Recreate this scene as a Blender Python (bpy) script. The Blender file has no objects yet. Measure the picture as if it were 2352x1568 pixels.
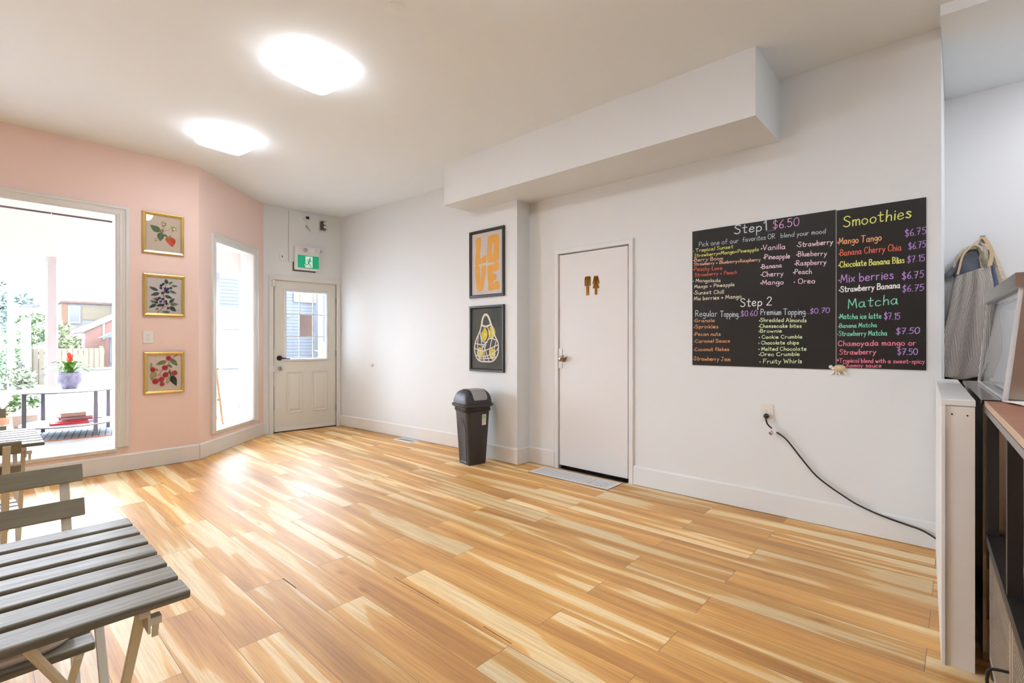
import bpy, bmesh, math, random
from mathutils import Vector, Matrix
random.seed(7)
C = bpy.context.scene.collection
SC = bpy.context.scene
PI = math.pi
# ---------------------------------------------------------------- camera, world, exposure
YAW = math.radians(47.6917)          # the camera looks level, turned from +Y towards +X
cam = bpy.data.cameras.new('camera'); cam.sensor_width = 36.0
cam.lens = 1125.0 / 2352.0 * 36.0; cam.clip_start = 0.02; cam.clip_end = 300
camo = bpy.data.objects.new('camera', cam); C.objects.link(camo)
camo.location = (0, 0, 1.2); camo.rotation_euler = (PI/2, 0, -YAW)
SC.camera = camo
w = bpy.data.worlds.new('overcast_sky'); SC.world = w; w.use_nodes = True
bgn = w.node_tree.nodes['Background']
bgn.inputs['Color'].default_value = (0.79, 0.90, 1.04, 1); bgn.inputs['Strength'].default_value = 23.0
SC.view_settings.view_transform = 'Standard'; SC.view_settings.look = 'None'
SC.view_settings.gamma = 1.0; SC.view_settings.use_curve_mapping = False
SC.view_settings.exposure = 0.19
SC.cycles.max_bounces = 8; SC.cycles.glossy_bounces = 3; SC.cycles.caustics_reflective = False; SC.cycles.adaptive_threshold = 0.05
LAMP = 21.0                          # radiance of the ceiling lamps' diffusers

# ---------------------------------------------------------------- materials
MATS = {}
def mat(name, col, rough=0.5, metal=0.0, spec=0.5, emit=None, estr=0.0, bump=0.0, bscale=60.0, var=0.0, vscale=8.0, coat=0.0, sheen=0.0):
    if name in MATS: return MATS[name]
    m = bpy.data.materials.new(name); m.use_nodes = True; nt = m.node_tree
    b = nt.nodes['Principled BSDF']
    b.inputs['Base Color'].default_value = (*col, 1); b.inputs['Roughness'].default_value = rough
    b.inputs['Metallic'].default_value = metal; b.inputs['Specular IOR Level'].default_value = spec
    if coat: b.inputs['Coat Weight'].default_value = coat; b.inputs['Coat Roughness'].default_value = 0.1
    if sheen: b.inputs['Sheen Weight'].default_value = sheen
    if emit:
        b.inputs['Emission Color'].default_value = (*emit, 1); b.inputs['Emission Strength'].default_value = estr
    if bump or var:
        tc = nt.nodes.new('ShaderNodeTexCoord')
        if bump:
            n = nt.nodes.new('ShaderNodeTexNoise'); n.inputs['Scale'].default_value = bscale; n.inputs['Detail'].default_value = 4
            bp = nt.nodes.new('ShaderNodeBump'); bp.inputs['Strength'].default_value = bump; bp.inputs['Distance'].default_value = 0.01
            nt.links.new(tc.outputs['Object'], n.inputs['Vector']); nt.links.new(n.outputs['Fac'], bp.inputs['Height'])
            nt.links.new(bp.outputs['Normal'], b.inputs['Normal'])
        if var:
            n2 = nt.nodes.new('ShaderNodeTexNoise'); n2.inputs['Scale'].default_value = vscale; n2.inputs['Detail'].default_value = 5
            mx = nt.nodes.new('ShaderNodeMix'); mx.data_type = 'RGBA'
            mx.inputs['A'].default_value = (*[max(0, c*(1-var)) for c in col], 1); mx.inputs['B'].default_value = (*[min(1, c*(1+var)) for c in col], 1)
            nt.links.new(tc.outputs['Object'], n2.inputs['Vector']); nt.links.new(n2.outputs['Fac'], mx.inputs['Factor'])
            nt.links.new(mx.outputs['Result'], b.inputs['Base Color'])
    MATS[name] = m; return m

def glass_mat(name, tint=(1, 1, 1), base=0.03):
    if name in MATS: return MATS[name]
    m = bpy.data.materials.new(name); m.use_nodes = True; nt = m.node_tree; nt.nodes.clear()
    o = nt.nodes.new('ShaderNodeOutputMaterial'); t = nt.nodes.new('ShaderNodeBsdfTransparent'); g = nt.nodes.new('ShaderNodeBsdfGlossy')
    f = nt.nodes.new('ShaderNodeFresnel'); f.inputs['IOR'].default_value = 1.5
    t.inputs['Color'].default_value = (*tint, 1); g.inputs['Roughness'].default_value = 0.01
    mx = nt.nodes.new('ShaderNodeMixShader')
    ge = nt.nodes.new('ShaderNodeNewGeometry'); sb = nt.nodes.new('ShaderNodeMath'); sb.operation = 'SUBTRACT'; sb.inputs[0].default_value = 1.0
    mu = nt.nodes.new('ShaderNodeMath'); mu.operation = 'MULTIPLY'        # reflect on the outer face only, a thin sheet does not refract
    nt.links.new(ge.outputs['Backfacing'], sb.inputs[1]); nt.links.new(f.outputs[0], mu.inputs[0]); nt.links.new(sb.outputs[0], mu.inputs[1])
    nt.links.new(mu.outputs[0], mx.inputs[0]); nt.links.new(t.outputs[0], mx.inputs[1]); nt.links.new(g.outputs[0], mx.inputs[2])
    nt.links.new(mx.outputs[0], o.inputs[0]); MATS[name] = m; return m

def N(nt, t, **k):
    n = nt.nodes.new(t)
    for a, v in k.items():
        if hasattr(n, a): setattr(n, a, v)
    return n

def floor_mat():
    m = bpy.data.materials.new('honey_laminate'); m.use_nodes = True; nt = m.node_tree; L = nt.links
    b = nt.nodes['Principled BSDF']; b.inputs['Specular IOR Level'].default_value = 0.85
    tc = N(nt, 'ShaderNodeTexCoord'); mp = N(nt, 'ShaderNodeMapping')
    mp.inputs['Rotation'].default_value = (0, 0, -PI/2); mp.inputs['Location'].default_value = (-0.09, 0.145, 0)
    L.new(tc.outputs['Object'], mp.inputs['Vector'])
    br = N(nt, 'ShaderNodeTexBrick'); br.offset = 0.37; br.squash = 1.0
    for k, v in (('Scale', 1.0), ('Brick Width', 1.22), ('Row Height', 0.182), ('Mortar Size', 0.0011), ('Mortar Smooth', 0.2), ('Bias', 0.0)): br.inputs[k].default_value = v
    br.inputs['Color1'].default_value = (0, 0, 0, 1); br.inputs['Color2'].default_value = (1, 1, 1, 1); br.inputs['Mortar'].default_value = (0.5, 0.5, 0.5, 1)
    L.new(mp.outputs[0], br.inputs['Vector'])
    sep = N(nt, 'ShaderNodeSeparateColor'); L.new(br.outputs['Color'], sep.inputs[0])
    # offset of every plank's grain by the plank's own random value
    mul = N(nt, 'ShaderNodeMath', operation='MULTIPLY'); mul.inputs[1].default_value = 37.0; L.new(sep.outputs[0], mul.inputs[0])
    # wavy distortion so that colour bands meander along the plank
    st = N(nt, 'ShaderNodeMapping'); st.inputs['Scale'].default_value = (0.50, 7.5, 1.0); L.new(mp.outputs[0], st.inputs['Vector'])
    n1 = N(nt, 'ShaderNodeTexNoise', noise_dimensions='4D'); n1.inputs['Scale'].default_value = 1.25; n1.inputs['Detail'].default_value = 1.2; n1.inputs['Distortion'].default_value = 0.9; n1.inputs['Roughness'].default_value = 0.4
    L.new(st.outputs[0], n1.inputs['Vector']); L.new(mul.outputs[0], n1.inputs['W'])
    r1 = N(nt, 'ShaderNodeValToRGB'); e = r1.color_ramp.elements
    e[0].position = 0.30; e[0].color = (0.52, 0.245, 0.058, 1); e[1].position = 0.72; e[1].color = (0.89, 0.71, 0.42, 1)
    for p, c in ((0.44, (0.66, 0.335, 0.085, 1)), (0.545, (0.76, 0.425, 0.118, 1)), (0.565, (0.86, 0.62, 0.30, 1))):
        q = e.new(p); q.color = c
    L.new(n1.outputs['Fac'], r1.inputs[0])
    # fine grain
    st2 = N(nt, 'ShaderNodeMapping'); st2.inputs['Scale'].default_value = (3.0, 110.0, 1.0); L.new(mp.outputs[0], st2.inputs['Vector'])
    n2 = N(nt, 'ShaderNodeTexNoise', noise_dimensions='4D'); n2.inputs['Scale'].default_value = 1.0; n2.inputs['Detail'].default_value = 6.0; n2.inputs['Roughness'].default_value = 0.65; n2.inputs['Distortion'].default_value = 0.3
    L.new(st2.outputs[0], n2.inputs['Vector']); L.new(mul.outputs[0], n2.inputs['W'])
    r2 = N(nt, 'ShaderNodeValToRGB'); r2.color_ramp.elements[0].position = 0.33; r2.color_ramp.elements[0].color = (0.70, 0.60, 0.50, 1); r2.color_ramp.elements[1].position = 0.58; r2.color_ramp.elements[1].color = (1.04, 1.04, 1.04, 1)
    L.new(n2.outputs['Fac'], r2.inputs[0])
    m1 = N(nt, 'ShaderNodeMix', data_type='RGBA', blend_type='MULTIPLY'); m1.inputs['Factor'].default_value = 0.75
    L.new(r1.outputs[0], m1.inputs['A']); L.new(r2.outputs[0], m1.inputs['B'])
    # per-plank tone
    hs = N(nt, 'ShaderNodeHueSaturation'); mr = N(nt, 'ShaderNodeMapRange'); mr.inputs['To Min'].default_value = 0.86; mr.inputs['To Max'].default_value = 1.14
    L.new(sep.outputs[0], mr.inputs['Value']); L.new(mr.outputs[0], hs.inputs['Value']); L.new(m1.outputs['Result'], hs.inputs['Color'])
    # knots
    vo = N(nt, 'ShaderNodeTexVoronoi'); st3 = N(nt, 'ShaderNodeMapping'); st3.inputs['Scale'].default_value = (1.1, 3.2, 1); L.new(mp.outputs[0], st3.inputs['Vector'])
    L.new(st3.outputs[0], vo.inputs['Vector']); vo.inputs['Scale'].default_value = 1.3
    r3 = N(nt, 'ShaderNodeValToRGB'); r3.color_ramp.elements[0].position = 0.02; r3.color_ramp.elements[0].color = (0.45, 0.3, 0.2, 1); r3.color_ramp.elements[1].position = 0.085; r3.color_ramp.elements[1].color = (1, 1, 1, 1)
    L.new(vo.outputs['Distance'], r3.inputs[0])
    m2 = N(nt, 'ShaderNodeMix', data_type='RGBA', blend_type='MULTIPLY'); m2.inputs['Factor'].default_value = 0.6
    L.new(hs.outputs[0], m2.inputs['A']); L.new(r3.outputs[0], m2.inputs['B'])
    m3 = N(nt, 'ShaderNodeMix', data_type='RGBA'); L.new(br.outputs['Fac'], m3.inputs['Factor']); L.new(m2.outputs['Result'], m3.inputs['A'])
    m3.inputs['B'].default_value = (0.16, 0.08, 0.03, 1)
    L.new(m3.outputs['Result'], b.inputs['Base Color'])
    bp = N(nt, 'ShaderNodeBump'); bp.inputs['Strength'].default_value = 0.09; bp.inputs['Distance'].default_value = 0.004
    L.new(n2.outputs['Fac'], bp.inputs['Height']); L.new(bp.outputs[0], b.inputs['Normal'])
    b.inputs['Roughness'].default_value = 0.48; b.inputs['Coat Weight'].default_value = 0.15; b.inputs['Coat Roughness'].default_value = 0.42
    return m

def wood_mat(name, dark, light, axis=0, scale=1.0, rough=0.45, stretch=14.0):
    if name in MATS: return MATS[name]
    m = bpy.data.materials.new(name); m.use_nodes = True; nt = m.node_tree; L = nt.links
    b = nt.nodes['Principled BSDF']; b.inputs['Roughness'].default_value = rough
    tc = N(nt, 'ShaderNodeTexCoord'); mp = N(nt, 'ShaderNodeMapping')
    s = [stretch*8*scale]*3; s[axis] = 5.0*scale; mp.inputs['Scale'].default_value = s
    oi = N(nt, 'ShaderNodeObjectInfo'); ad = N(nt, 'ShaderNodeVectorMath', operation='ADD')
    L.new(tc.outputs['Object'], ad.inputs[0]); L.new(oi.outputs['Random'], ad.inputs[1]); L.new(ad.outputs[0], mp.inputs['Vector'])
    n = N(nt, 'ShaderNodeTexNoise'); n.inputs['Scale'].default_value = 1.0; n.inputs['Detail'].default_value = 6; n.inputs['Roughness'].default_value = 0.65
    L.new(mp.outputs[0], n.inputs['Vector'])
    r = N(nt, 'ShaderNodeValToRGB'); r.color_ramp.elements[0].position = 0.34; r.color_ramp.elements[0].color = (*dark, 1)
    r.color_ramp.elements[1].position = 0.68; r.color_ramp.elements[1].color = (*light, 1)
    L.new(n.outputs['Fac'], r.inputs[0]); L.new(r.outputs[0], b.inputs['Base Color'])
    bp = N(nt, 'ShaderNodeBump'); bp.inputs['Strength'].default_value = 0.25; bp.inputs['Distance'].default_value = 0.002
    L.new(n.outputs['Fac'], bp.inputs['Height']); L.new(bp.outputs[0], b.inputs['Normal'])
    MATS[name] = m; return m

def stripe_mat(name, a, bcol, freq, thr=0.5, coord='UV', axis='X', rough=0.85):
    """even woven stripes running across one coordinate"""
    if name in MATS: return MATS[name]
    m = bpy.data.materials.new(name); m.use_nodes = True; nt = m.node_tree; L = nt.links
    b = nt.nodes['Principled BSDF']; b.inputs['Roughness'].default_value = rough; b.inputs['Specular IOR Level'].default_value = 0.2
    tc = N(nt, 'ShaderNodeTexCoord'); sp = N(nt, 'ShaderNodeSeparateXYZ'); L.new(tc.outputs[coord], sp.inputs[0])
    mu = N(nt, 'ShaderNodeMath', operation='MULTIPLY'); mu.inputs[1].default_value = freq; L.new(sp.outputs[axis], mu.inputs[0])
    fr = N(nt, 'ShaderNodeMath', operation='FRACT'); L.new(mu.outputs[0], fr.inputs[0])
    gt = N(nt, 'ShaderNodeMath', operation='GREATER_THAN'); gt.inputs[1].default_value = thr; L.new(fr.outputs[0], gt.inputs[0])
    mx = N(nt, 'ShaderNodeMix', data_type='RGBA'); mx.inputs['A'].default_value = (*a, 1); mx.inputs['B'].default_value = (*bcol, 1)
    L.new(gt.outputs[0], mx.inputs['Factor']); L.new(mx.outputs['Result'], b.inputs['Base Color'])
    MATS[name] = m; return m

def plaid_mat():
    m = bpy.data.materials.new('plaid_weave'); m.use_nodes = True; nt = m.node_tree; L = nt.links
    b = nt.nodes['Principled BSDF']; b.inputs['Roughness'].default_value = 0.95
    tc = N(nt, 'ShaderNodeTexCoord'); sp = N(nt, 'ShaderNodeSeparateXYZ'); L.new(tc.outputs['Object'], sp.inputs[0])
    outs = []
    for ax in ('X', 'Y'):
        mu = N(nt, 'ShaderNodeMath', operation='MULTIPLY'); mu.inputs[1].default_value = 19.0; L.new(sp.outputs[ax], mu.inputs[0])
        fr = N(nt, 'ShaderNodeMath', operation='FRACT'); L.new(mu.outputs[0], fr.inputs[0])
        lt = N(nt, 'ShaderNodeMath', operation='LESS_THAN'); lt.inputs[1].default_value = 0.2; L.new(fr.outputs[0], lt.inputs[0]); outs.append(lt)
    mxn = N(nt, 'ShaderNodeMath', operation='MAXIMUM'); L.new(outs[0].outputs[0], mxn.inputs[0]); L.new(outs[1].outputs[0], mxn.inputs[1])
    mx = N(nt, 'ShaderNodeMix', data_type='RGBA'); mx.inputs['A'].default_value = (0.42, 0.44, 0.46, 1); mx.inputs['B'].default_value = (0.10, 0.11, 0.13, 1)
    L.new(mxn.outputs[0], mx.inputs['Factor']); L.new(mx.outputs['Result'], b.inputs['Base Color'])
    return m

# ---------------------------------------------------------------- mesh builder
class MB:
    def __init__(s): s.v = []; s.f = []; s.mi = []; s.cur = 0; s.uv = {}
    def vert(s, p): s.v.append(tuple(p)); return len(s.v)-1
    def face(s, idx): s.f.append(tuple(idx)); s.mi.append(s.cur)
    def box(s, a, b, M=None):
        x0, y0, z0 = a; x1, y1, z1 = b
        P = [(x0, y0, z0), (x1, y0, z0), (x1, y1, z0), (x0, y1, z0), (x0, y0, z1), (x1, y0, z1), (x1, y1, z1), (x0, y1, z1)]
        if M: P = [M @ Vector(p) for p in P]
        i = len(s.v); s.v += [tuple(p) for p in P]
        for q in ((0, 3, 2, 1), (4, 5, 6, 7), (0, 1, 5, 4), (1, 2, 6, 5), (2, 3, 7, 6), (3, 0, 4, 7)): s.face([i+k for k in q])
        return s
    def bar(s, p0, p1, wx, wy, up=(0, 0, 1)):
        """rectangular bar from p0 to p1; wx across, wy along 'up'"""
        p0 = Vector(p0); p1 = Vector(p1); d = (p1-p0); L_ = d.length; d.normalize()
        u = Vector(up); u = u - d*u.dot(d)
        if u.length < 1e-5: u = Vector((1, 0, 0)) - d*d.x
        u.normalize(); r = d.cross(u)
        M = Matrix((( r.x, d.x, u.x, p0.x), (r.y, d.y, u.y, p0.y), (r.z, d.z, u.z, p0.z), (0, 0, 0, 1)))
        return s.box((-wx/2, 0, -wy/2), (wx/2, L_, wy/2), M)
    def prism(s, pts, y0, y1, M=None):
        """polygon in local (x,z) extruded from y0 (front) to y1"""
        n = len(pts); i = len(s.v)
        P = [(p[0], y0, p[1]) for p in pts] + [(p[0], y1, p[1]) for p in pts]
        if M: P = [tuple(M @ Vector(p)) for p in P]
        s.v += P
        s.face([i+k for k in range(n)]); s.face([i+n+k for k in reversed(range(n))])
        for k in range(n): s.face([i+k, i+n+k, i+n+(k+1) % n, i+(k+1) % n])
        return s
    def slab(s, pts, z0, z1):
        n = len(pts); i = len(s.v)
        s.v += [(p[0], p[1], z0) for p in pts] + [(p[0], p[1], z1) for p in pts]
        s.face([i+k for k in reversed(range(n))]); s.face([i+n+k for k in range(n)])
        for k in range(n): s.face([i+k, i+(k+1) % n, i+n+(k+1) % n, i+n+k])
        return s
    def poly(s, pts, y):
        """flat one-sided shape in the (x,z) plane at depth y"""
        i = len(s.v); s.v += [(p[0], y, p[1]) for p in pts]; s.face([i+k for k in range(len(pts))]); return s
    def cyl(s, p0, p1, r0, r1=None, n=12, caps=True):
        r1 = r0 if r1 is None else r1
        return s.tube([p0, p1], [r0, r1], n, caps)
    def tube(s, pts, r, n=8, caps=True):
        pts = [Vector(p) for p in pts]; m = len(pts)
        rs = r if isinstance(r, (list, tuple)) else [r]*m
        prev = None; rings = []
        for k in range(m):
            d = (pts[min(k+1, m-1)] - pts[max(k-1, 0)]).normalized()
            if prev is None:
                u = Vector((0, 0, 1)) if abs(d.z) < 0.9 else Vector((1, 0, 0))
            else: u = prev
            u = (u - d*u.dot(d)).normalized(); prev = u; v_ = d.cross(u)
            i = len(s.v); rings.append(i)
            for j in range(n):
                a = 2*PI*j/n; s.v.append(tuple(pts[k] + (u*math.cos(a) + v_*math.sin(a))*rs[k]))
        for k in range(m-1):
            a, b = rings[k], rings[k+1]
            for j in range(n): s.face([a+j, a+(j+1) % n, b+(j+1) % n, b+j])
        if caps:
            s.face([rings[0]+j for j in reversed(range(n))]); s.face([rings[-1]+j for j in range(n)])
        return s
    def lathe(s, prof, c=(0, 0, 0), n=32, sx=1.0, sy=1.0):
        rings = []
        for r, z in prof:
            i = len(s.v); rings.append(i)
            for j in range(n):
                a = 2*PI*j/n; s.v.append((c[0]+r*sx*math.cos(a), c[1]+r*sy*math.sin(a), c[2]+z))
        for k in range(len(prof)-1):
            a, b = rings[k], rings[k+1]
            for j in range(n): s.face([a+j, a+(j+1) % n, b+(j+1) % n, b+j])
        s.face([rings[0]+j for j in reversed(range(n))]); s.face([rings[-1]+j for j in range(n)])
        return s
    def loft(s, rings, close=True, capb=True, capt=True):
        idx = []
        for R in rings:
            i = len(s.v); idx.append(i); s.v += [tuple(p) for p in R]
        n = len(rings[0])
        for k in range(len(rings)-1):
            a, b = idx[k], idx[k+1]
            for j in range(n if close else n-1): s.face([a+j, a+(j+1) % n, b+(j+1) % n, b+j])
        if close and capb: s.face([idx[0]+j for j in reversed(range(n))])
        if close and capt: s.face([idx[-1]+j for j in range(n)])
        return s
    def ball(s, c, r, n=12, m=8, sz=1.0):
        return s.lathe([(max(1e-4, r*math.sin(PI*k/m)), -r*sz*math.cos(PI*k/m)) for k in range(m+1)], c, n)
    def ring_frame(s, x0, x1, z0, z1, prof, open_bottom=False):
        """mitred frame; prof = closed list of (inset, y)"""
        R = []
        for d, y in prof:
            zb = z0 if open_bottom else z0+d
            i = len(s.v); s.v += [(x0+d, y, zb), (x0+d, y, z1-d), (x1-d, y, z1-d), (x1-d, y, zb)]; R.append(i)
        m = len(prof)
        for k in range(m):
            a, b = R[k], R[(k+1) % m]
            for j in range(3 if open_bottom else 4): s.face([a+j, a+(j+1) % 4, b+(j+1) % 4, b+j])
        if open_bottom:
            s.face([R[k] for k in range(m)]); s.face([R[k]+3 for k in reversed(range(m))])
        return s
    def grid(s, rows, uvs=None):
        idx = [[s.vert(p) for p in r] for r in rows]
        for a in range(len(rows)-1):
            for b in range(len(rows[0])-1):
                q = (idx[a][b], idx[a][b+1], idx[a+1][b+1], idx[a+1][b]); s.face(q)
        if uvs:
            for a in range(len(rows)):
                for b in range(len(rows[0])): s.uv[idx[a][b]] = uvs[a][b]
        return s
    def stroke(s, pts, wd, y):
        """flat hand-drawn stroke (ribbon with round ends) in the (x,z) plane"""
        P = [Vector((p[0], p[1])) for p in pts]; m = len(P)
        if m < 2: return s
        Lf = []; Rt = []
        for k in range(m):
            d = P[min(k+1, m-1)]-P[max(k-1, 0)]
            if d.length < 1e-9: d = Vector((1, 0))
            d.normalize(); nrm = Vector((-d.y, d.x))*wd/2; Lf.append(P[k]+nrm); Rt.append(P[k]-nrm)
        i = len(s.v)
        s.ns = getattr(s, 'ns', 0)+1; y = y-0.00004*(s.ns % 12)
        for k in range(m): s.v.append((Lf[k].x, y-0.00003*k, Lf[k].y)); s.v.append((Rt[k].x, y-0.00003*k, Rt[k].y))
        for k in range(m-1): s.face([i+2*k, i+2*k+2, i+2*k+3, i+2*k+1])
        for c, q, yy in ((P[0], P[1], y), (P[-1], P[-2], y-0.00003*(m-1))):
            d = (c-q); a0 = math.atan2(d.y, d.x); j = len(s.v)
            for t in range(5):
                a = a0 - PI/2 + PI*t/4; s.v.append((c.x+math.cos(a)*wd/2, yy, c.y+math.sin(a)*wd/2))
            s.face([j+t for t in range(5)])
        return s
    def build(s, name, mats, parent=None, smooth=False, bevel=0.0, bseg=2, flip=True, angle=40, loc=None, rotz=None):
        me = bpy.data.meshes.new(name); me.from_pydata(s.v, [], s.f); 
        if not isinstance(mats, (list, tuple)): mats = [mats]
        for m in mats: me.materials.append(m)
        for k, p in enumerate(me.polygons): p.material_index = min(s.mi[k], len(mats)-1)
        if s.uv:
            ul = me.uv_layers.new(name='UVMap')
            for lp in me.loops: ul.data[lp.index].uv = s.uv.get(lp.vertex_index, (0, 0))
        if flip:
            bm = bmesh.new(); bm.from_mesh(me); bmesh.ops.recalc_face_normals(bm, faces=bm.faces); bm.to_mesh(me); bm.free()
        if smooth:
            for p in me.polygons: p.use_smooth = True
            me.set_sharp_from_angle(angle=math.radians(angle))
        o = bpy.data.objects.new(name, me); C.objects.link(o)
        if parent: o.parent = parent
        if loc: o.location = loc
        if rotz is not None: o.rotation_euler = (0, 0, rotz)
        if bevel:
            b = o.modifiers.new('bevel', 'BEVEL'); b.width = bevel; b.segments = bseg; b.limit_method = 'ANGLE'; b.angle_limit = math.radians(50)
        return o

def tag(o, label=None, cat=None, group=None, kind=None):
    if label: o['label'] = label
    if cat: o['category'] = cat
    if group: o['group'] = group
    if kind: o['kind'] = kind
    return o
def thing(name, label, cat, loc=(0, 0, 0), rotz=0.0, group=None, kind=None):
    o = bpy.data.objects.new(name, None); C.objects.link(o); o.empty_display_size = 0.1
    o.location = loc; o.rotation_euler = (0, 0, rotz)
    return tag(o, label, cat, group, kind)
def struct(mb, name, m, label=None, loc=None, rotz=None, bevel=0.0, smooth=False):
    o = mb.build(name, m, None, loc=loc, rotz=rotz, bevel=bevel, smooth=smooth)
    o['kind'] = 'structure'
    if label: o['label'] = label
    return o
def copy_tree(o, parent=None, **props):
    c = o.copy(); C.objects.link(c)
    if parent: c.parent = parent
    for k, v in props.items(): c[k] = v
    for ch in list(o.children): copy_tree(ch, c)
    return c
def crom(pts, n=5, closed=False):
    """smooth curve through points"""
    m = len(pts)
    if m < 3 and not closed: 
        return [tuple(p) for p in pts]
    out = []; P = [Vector(p) for p in pts]
    segs = m if closed else m-1
    for k in range(segs):
        if closed: a, b, c, d = P[(k-1) % m], P[k], P[(k+1) % m], P[(k+2) % m]
        else: a, b, c, d = P[max(k-1, 0)], P[k], P[k+1], P[min(k+2, m-1)]
        for t in range(n):
            t /= n
            out.append(tuple(0.5*((2*b)+(c-a)*t+(2*a-5*b+4*c-d)*t*t+(3*b-a-3*c+d)*t**3)))
    if not closed: out.append(tuple(P[-1]))
    return out
# ---------------------------------------------------------------- shared materials
white = mat('white_wall_paint', (0.79, 0.81, 0.815), 0.55, spec=0.35, bump=0.05, bscale=90)
ceilm = mat('ceiling_paint', (0.86, 0.905, 0.93), 0.75, spec=0.2, bump=0.04, bscale=70)
pink = mat('pink_wall_paint', (0.88, 0.67, 0.595), 0.6, spec=0.3, bump=0.04, bscale=90)
trimw = mat('white_trim_enamel', (0.81, 0.80, 0.78), 0.35, spec=0.5)
trimd = mat('scuffed_trim_enamel', (0.79, 0.77, 0.74), 0.4, var=0.05, vscale=5)
doorw = mat('white_door_paint', (0.79, 0.785, 0.78), 0.42, spec=0.45)
sage = mat('greyed_door_paint', (0.76, 0.735, 0.665), 0.42, spec=0.45)
black = mat('black_plastic', (0.012, 0.012, 0.013), 0.35)
rubber = mat('black_rubber', (0.015, 0.014, 0.013), 0.6)
dark = mat('dark_gap', (0.02, 0.018, 0.016), 0.9)
chrome = mat('satin_chrome', (0.62, 0.60, 0.56), 0.22, 1.0)
steel = mat('brushed_steel', (0.46, 0.42, 0.37), 0.28, 1.0)
bsteel = mat('black_steel', (0.018, 0.017, 0.017), 0.5)
nickel = mat('tarnished_nickel', (0.36, 0.31, 0.26), 0.25, 1.0)
gold = mat('brushed_gold', (0.80, 0.58, 0.20), 0.27, 1.0)
ivory = mat('ivory_plastic', (0.78, 0.74, 0.68), 0.35)
wplas = mat('white_plastic', (0.82, 0.82, 0.81), 0.3)
glass = glass_mat('clear_glass')
fl = floor_mat()

# ---------------------------------------------------------------- room shell
struct(MB().box((-2.9, -2.9, -0.1), (4.9, 6.72, 0.0)), 'floor', fl, 'honey coloured laminate plank floor')
cz = lambda y: 3.0 - 0.005*y
cb = MB(); i0 = len(cb.v)
for z in (0, 0.15):
    for x, y in ((-2.95, -2.95), (4.9, -2.95), (4.9, 8.2), (-2.95, 8.2)): cb.vert((x, y, cz(y)+z))
for q in ((0, 3, 2, 1), (4, 5, 6, 7), (0, 1, 5, 4), (1, 2, 6, 5), (2, 3, 7, 6), (3, 0, 4, 7)): cb.face(q)
struct(cb, 'ceiling', ceilm, 'off-white painted ceiling')
T = 3.04
A = (1.539, 5.705); RA_ = math.radians(43.11)
B = (2.51, 6.614); RB = math.radians(-5.30)
D = (3.524, 6.52); RD = math.radians(-86.34)
RW = -PI/2                                                    # right wall: local x runs towards the camera side (-Y)
# pink window wall
m = MB(); m.box((-2.8, 5.705, 0), (-2.2, 5.825, T)); m.box((0.880, 5.705, 0), (1.539, 5.825, T)); m.box((-2.2, 5.705, 0), (0.880, 5.825, 0.19)); m.box((-2.2, 5.705, 2.39), (0.880, 5.825, T))
struct(m, 'wall_front', pink, 'pink wall with the large display window opening')
m = MB(); m.box((0, 0, 0), (0.275, 0.13, T)); m.box((1.079, 0, 0), (1.335, 0.13, T)); m.box((0.275, 0, 0), (1.079, 0.13, 0.20)); m.box((0.275, 0, 2.285), (1.079, 0.13, T))
struct(m, 'wall_angled', pink, 'angled pink wall with a narrow window opening', (*A, 0), RA_)
m = MB(); m.box((-0.02, 0, 0), (0.122, 0.12, T)); m.box((0.962, 0, 0), (1.10, 0.12, T)); m.box((0.122, 0, 2.022), (0.962, 0.12, T))
struct(m, 'wall_entrance', white, 'white wall around the glazed entrance door', (*B, 0), RB)
struct(MB().box((-0.02, 0, 0), (2.66, 0.12, T)), 'wall_side', white, 'white wall between the entrance and the pilaster', (*D, 0), RD)
struct(MB().box((3.55, 3.165, 0), (3.86, 3.93, T)), 'wall_pilaster', white, 'white pilaster carrying the two black framed posters')
m = MB(); m.box((3.735, 0.07, 0), (3.855, 2.062, T)); m.box((3.735, 2.80, 0), (3.855, 3.2, T)); m.box((3.735, 2.062, 2.024), (3.855, 2.80, T)); m.box((3.855, 0.07, 0), (4.86, 0.19, T))
struct(m, 'wall_right', white, 'long white wall with the chalk menu board')
struct(MB().box((4.72, -2.9, 0), (4.86, 0.07, T)), 'wall_kitchen', mat('cool_white_paint', (0.83, 0.83, 0.84), 0.55, bump=0.04), 'white wall of the recess where the aprons hang')
struct(MB().box((-2.9, -2.95, 0), (4.86, -2.8, T)), 'wall_back', white)
struct(MB().box((-2.95, -2.9, 0), (-2.8, 8.1, T)), 'wall_left', pink)
struct(MB().box((3.2, 0.91, 2.575), (3.74, 3.84, 3.03)), 'trim_1', white, 'boxed white bulkhead under the ceiling along the right wall')
m = MB(); m.slab([(3.48, 0.069), (4.72, 0.069), (4.72, -2.8), (3.62, -2.8)], 2.94, 3.03)
struct(m, 'ceiling_kitchen', ceilm, 'slightly lower ceiling over the recess')
for k, (a, b) in enumerate([((1.054, 2.529), (1.056, 2.383)), ((1.438, 2.12), (1.433, 1.757)), ((1.445, 1.479), (1.437, 1.311))]):      # open joints in the planks
    struct(MB().bar((*a, 0.0003), (*b, 0.0003), 0.0042 if k == 0 else 0.0022, 0.0008), 'floor_gap', mat('joint_dark', (0.03, 0.02, 0.012), 0.9))
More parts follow.
